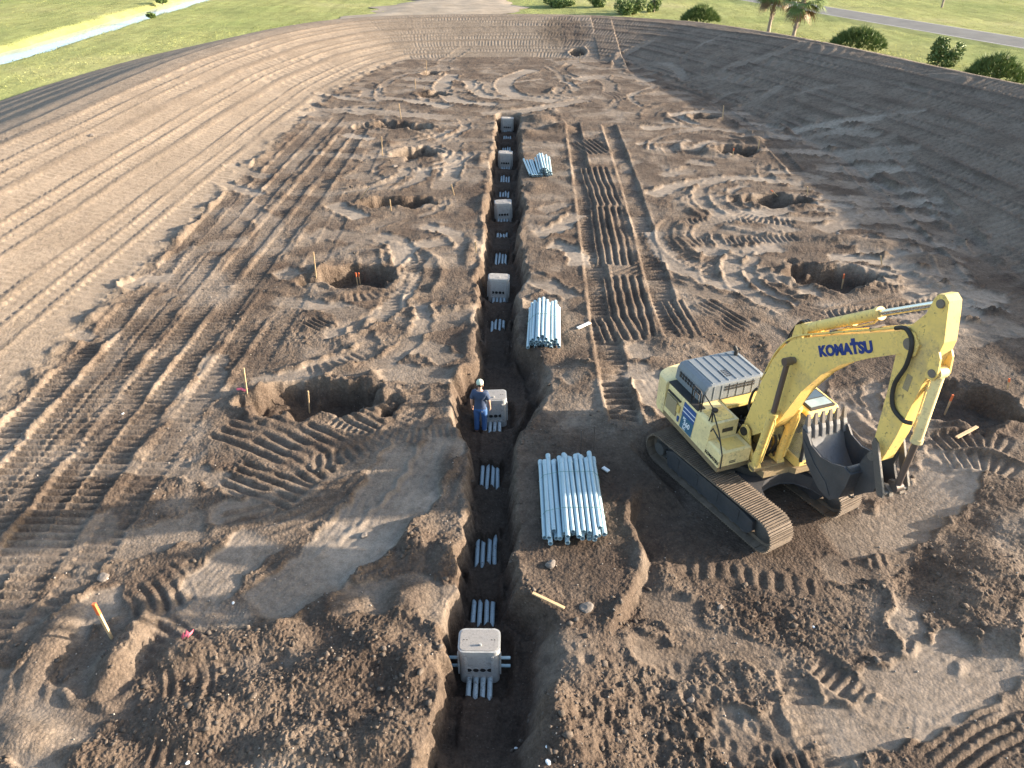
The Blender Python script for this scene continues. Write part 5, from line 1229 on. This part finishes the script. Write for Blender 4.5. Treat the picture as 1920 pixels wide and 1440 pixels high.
# ------------------------------------------------------------------ plants
def leaf_material(name, c, c2):
    t = NT(name); co = t.coord('Object'); n = t.noise(1.8, 4, .7, co)
    t.b.inputs['Subsurface Weight'].default_value = 0
    return t.set(t.ramp(n, [(.3, c), (.7, c2)]), .6, 0, .3)
M['leaf_dark'] = leaf_material("dark_foliage", (.060, .108, .030), (.140, .185, .055)); M['leaf_mid'] = leaf_material("mid_foliage", (.070, .120, .030), (.150, .190, .055)); M['leaf_dead'] = leaf_material("dead_fronds", (.16, .11, .06), (.25, .18, .10))
M['bark'] = mat("palm_bark", (.30, .25, .20), .95, 0, (.12, .09, .07), .7, 5, .3, .03)
def leaf_cloud(n, dims, size, seed, gaps=.35, shell=.55):
    q = np.random.default_rng(seed); V = []; F = []
    lobes = q.normal(0, .42, (9, 3)) * dims; lobes[:, 2] = np.abs(lobes[:, 2]) * .7 + dims[2] * .25
    for i in range(n):
        l = lobes[q.integers(9)]; d = q.normal(0, 1, 3); d /= np.linalg.norm(d); r = q.uniform(shell, 1.0)
        p = l + d * np.array(dims) * .48 * r
        if p[2] < 0: p[2] = abs(p[2]) * .3
        a = q.normal(0, 1, 3); a /= np.linalg.norm(a); a[2] = abs(a[2]) * .8 + .1; b = np.cross(a, q.normal(0, 1, 3)); b /= np.linalg.norm(b) + 1e-9
        s = size * q.uniform(.6, 1.5); k = len(V)
        V += [p - b * s * .35, p + b * s * .35, p + a * s * 1.3 + b * s * .12, p + a * s * 1.3 - b * s * .12]; F.append((k, k + 1, k + 2, k + 3))
    me = bpy.data.meshes.new("crown"); me.from_pydata([tuple(v) for v in V], [], F); return me
def fan_cloud(n, dims, size, seed):
    """palmetto: fans of stiff leaflets on short stalks"""
    q = np.random.default_rng(seed); V = []; F = []
    for i in range(n):
        a = q.uniform(0, 6.28); r = math.sqrt(q.random()); hgt = dims[2] * (1 - .75 * r ** 2) * q.uniform(.55, 1.08)
        c = np.array([math.cos(a) * r * dims[0], math.sin(a) * r * dims[1], hgt]); out = np.array([math.cos(a) * r, math.sin(a) * r, .75 + q.uniform(0, .5)]); out /= np.linalg.norm(out)
        s1 = np.cross(out, [0, 0, 1.0]) + 1e-6; s1 = s1 / np.linalg.norm(s1); up = np.cross(s1, out); s1 = s1 * math.cos(q.uniform(0, 3)) + up * math.sin(q.uniform(0, 3))
        for kx in np.linspace(-1.15, 1.15, 9):
            d = out * math.cos(kx) + s1 * math.sin(kx); L = size * q.uniform(.7, 1.15) * (1 - .2 * abs(kx)); w = np.cross(d, q.normal(0, 1, 3)); w = w / np.linalg.norm(w) * size * .06
            k = len(V); V += [c - w, c + w, c + d * L]; F.append((k, k + 1, k + 2))
    me = bpy.data.meshes.new("fronds"); me.from_pydata([tuple(v) for v in V], [], F); return me
def plant(name, label, cat, x, y, me, material, group=None, stem=None, z=0.0):
    root = empty(name, (x, y, z)); me.materials.append(material); link(bpy.data.objects.new("crown" if cat in ("tree", "bush") else "fronds", me), root)
    if stem:
        mb = MB()
        for p in stem: mb.tube([tuple(v) for v in p[0]], p[1], 8)
        o = mb.build("trunk", M['bark'], root)
        if len(stem) > 1: o["kind"] = "stuff"
    tag(root, label, cat, group); return root
def shrub_at(px, py, w, h, seed, label, kind='fan', depth=0.8):
    """px, py: middle of the foot (hidden behind the berm crest); w, h in metres"""
    x, y = G(px, py, 0.0); GRP = "shrubs along the far side of the pad"
    if kind == 'fan': plant("palmetto_shrub", label, "shrub", x, y, fan_cloud(int(170 * w), (w / 2, w / 2 * depth, h), .55, seed), M['leaf_mid'], GRP, [([(0, 0, -.2), (.05, 0, .3), (.1, .05, h * .5)], .06)])
    else: plant("leafy_bush", label, "bush", x, y, leaf_cloud(int(900 * w), (w / 2, w / 2 * depth, h / 1.6), .16, seed), M['leaf_dark'], GRP, [([(0, 0, -.2), (.05, 0, h * .3), (.02, .05, h * .7)], [.1, .08, .03]), ([(.03, 0, h * .3), (w * .2, .1, h * .6)], [.05, .02]), ([(.03, 0, h * .35), (-w * .2, -.1, h * .65)], [.05, .02])])
shrub_at(1312, 44, 4.2, 1.7, 1, "wide palmetto shrub left of the two palms"); shrub_at(1606, 94, 5.0, 1.8, 2, "wide palmetto shrub right of the two palms")
shrub_at(1857, 160, 4.2, 2.0, 3, "palmetto shrub at the right edge of the photo"); shrub_at(1757, 122, 2.3, 3.0, 4, "upright leafy bush between the right palmettos", 'bush')
shrub_at(1182, 27, 3.6, 2.6, 5, "rounded bush behind the middle of the far berm", 'bush'); shrub_at(1226, 22, 2.0, 2.2, 6, "small bush just right of the rounded one on the far berm", 'bush')
shrub_at(1122, 14, 2.4, 2.4, 7, "small dark bush cut by the top edge, left of the rounded one", 'bush'); shrub_at(1050, 12, 4.0, 2.0, 8, "low dark bush at the top edge, leftmost behind the far berm", 'bush')
shrub_at(285, 35, 1.0, .8, 9, "tiny bush on the near bank of the canal", 'bush'); shrub_at(305, 6, 1.6, 1.0, 10, "small bush on the far bank of the canal", 'bush')
def palm(px, py, th, label, seed, lean):
    x, y = G(px, py, 0.0); root = empty("palm_tree", (x, y, -.1)); q = random.Random(seed)
    pts = [(lean * (k / 6) ** 1.5, .1 * math.sin(k), th * k / 6) for k in range(7)]
    MB().tube(pts, [.22, .18, .165, .165, .18, .23, .17], 12).build("trunk", M['bark'], root)
    boots = MB()
    for k in range(46):
        a = q.uniform(0, 6.28); t_ = q.uniform(.3, 1.0); zc = th * t_; xc = lean * t_ ** 1.5
        boots.tube([(xc + .18 * math.cos(a), .18 * math.sin(a), zc), (xc + .34 * math.cos(a), .34 * math.sin(a), zc + .28)], [.05, .02], 5)
    o = boots.build("leaf_boots", M['bark'], root); o["kind"] = "stuff"
    top = Vector((lean, 0, th))
    for k in range(58):
        a = q.uniform(0, 6.28); el = q.uniform(-1.1, 1.3); dead = el < -.6; L = q.uniform(1.1, 1.5)
        d = Vector((math.cos(a) * math.cos(el), math.sin(a) * math.cos(el), math.sin(el))); st_ = top + d * .2; c = top + d * L + Vector((0, 0, -.15 * L)); V = []; F = []
        side = d.cross(Vector((0, 0, 1))).normalized(); upv = side.cross(d)
        w = side * .025; V += [st_ - w, st_ + w, c + w, c - w]; F.append((0, 1, 2, 3))
        for m_ in np.linspace(-1.5, 1.5, 17):
            dd = d * math.cos(m_) + side * math.sin(m_); l_ = q.uniform(1.0, 1.4); ww = dd.cross(upv).normalized() * .06
            e = c + dd * l_ + Vector((0, 0, -.28 * l_ - .12 * abs(m_))); mdl = c + dd * l_ * .55 + upv * .03; n0 = len(V)
            V += [c - ww * .5, c + ww * .5, mdl + ww, mdl - ww, e]; F += [(n0, n0 + 1, n0 + 2, n0 + 3), (n0 + 3, n0 + 2, n0 + 4)]
        MB().add(V, F).build("frond", M['leaf_dead'] if dead else M['leaf_mid'], root)
    tag(root, label, "palm tree", "pair of cabbage palms beyond the berm")
palm(1486, 76, 4.0, "larger palm with stout pale trunk and full crown", 1, .35); palm(1440, 64, 4.6, "slimmer palm just left of the stout one", 2, .25)
x, y = G(1766, 12, .1); MB().cyl((x, y, -.3), (x, y, 7), .14, .11).build("utility_pole", M['bark']); tag(bpy.data.objects["utility_pole"], "lone wooden pole beyond the road at top right", "pole")

# grass blades (uncountable): give the turf its upright, light-catching nap
def grass_blades(n, name):
    q = np.random.default_rng(21); P = []
    while len(P) < n:
        m = n * 3; x = q.uniform(-95, 95, m); y = q.uniform(28, 135, m)
        Zc = cP * y + sP * CAM[2]; ok = (np.abs(x - .7) < .74 * Zc) & ((x < -26) | (x > 10) | (y > 90)) & (q.random(m) < 1.0)
        d_, _, _ = contour(x[ok], y[ok]); k = d_ < -12.4; xx, yy_ = x[ok][k], y[ok][k]
        s_ = (xx - r0.x) * rn.x + (yy_ - r0.y) * rn.y; k = (np.abs(s_) > 3.4) & ((xx < CAN_L - .9) | (xx > CAN_R + .9)) & ~((xx > -20 + (yy_ - 96) * .26) & (xx < 1.5) & (yy_ < 150))
        P += list(zip(xx[k], yy_[k]))
    P = np.array(P[:n]); a = q.uniform(0, np.pi, n); w = q.uniform(.03, .07, n); h = q.uniform(.04, .11, n); z = .12 * fbm(P[:, 0], P[:, 1], 9.0, 3, 60) - .05 * fbm(P[:, 0], P[:, 1], 2.2, 2, 64) - .03
    dx, dy = np.cos(a) * w, np.sin(a) * w; lx_, ly_ = q.normal(0, .08, n), q.normal(0, .08, n)
    V = np.stack([np.stack([P[:, 0] - dx, P[:, 1] - dy, z], 1), np.stack([P[:, 0] + dx, P[:, 1] + dy, z], 1), np.stack([P[:, 0] + lx_, P[:, 1] + ly_, z + h], 1)], 1).reshape(-1, 3)
    me = np_mesh(name, V, np.arange(3 * n), np.full(n, 3), smooth=False); me.materials.append(M['grass']); tag(link(bpy.data.objects.new(name, me)), "short green turf covering the fields round the pad", "grass", kind="stuff")
grass_blades(60000, "grass_blades")
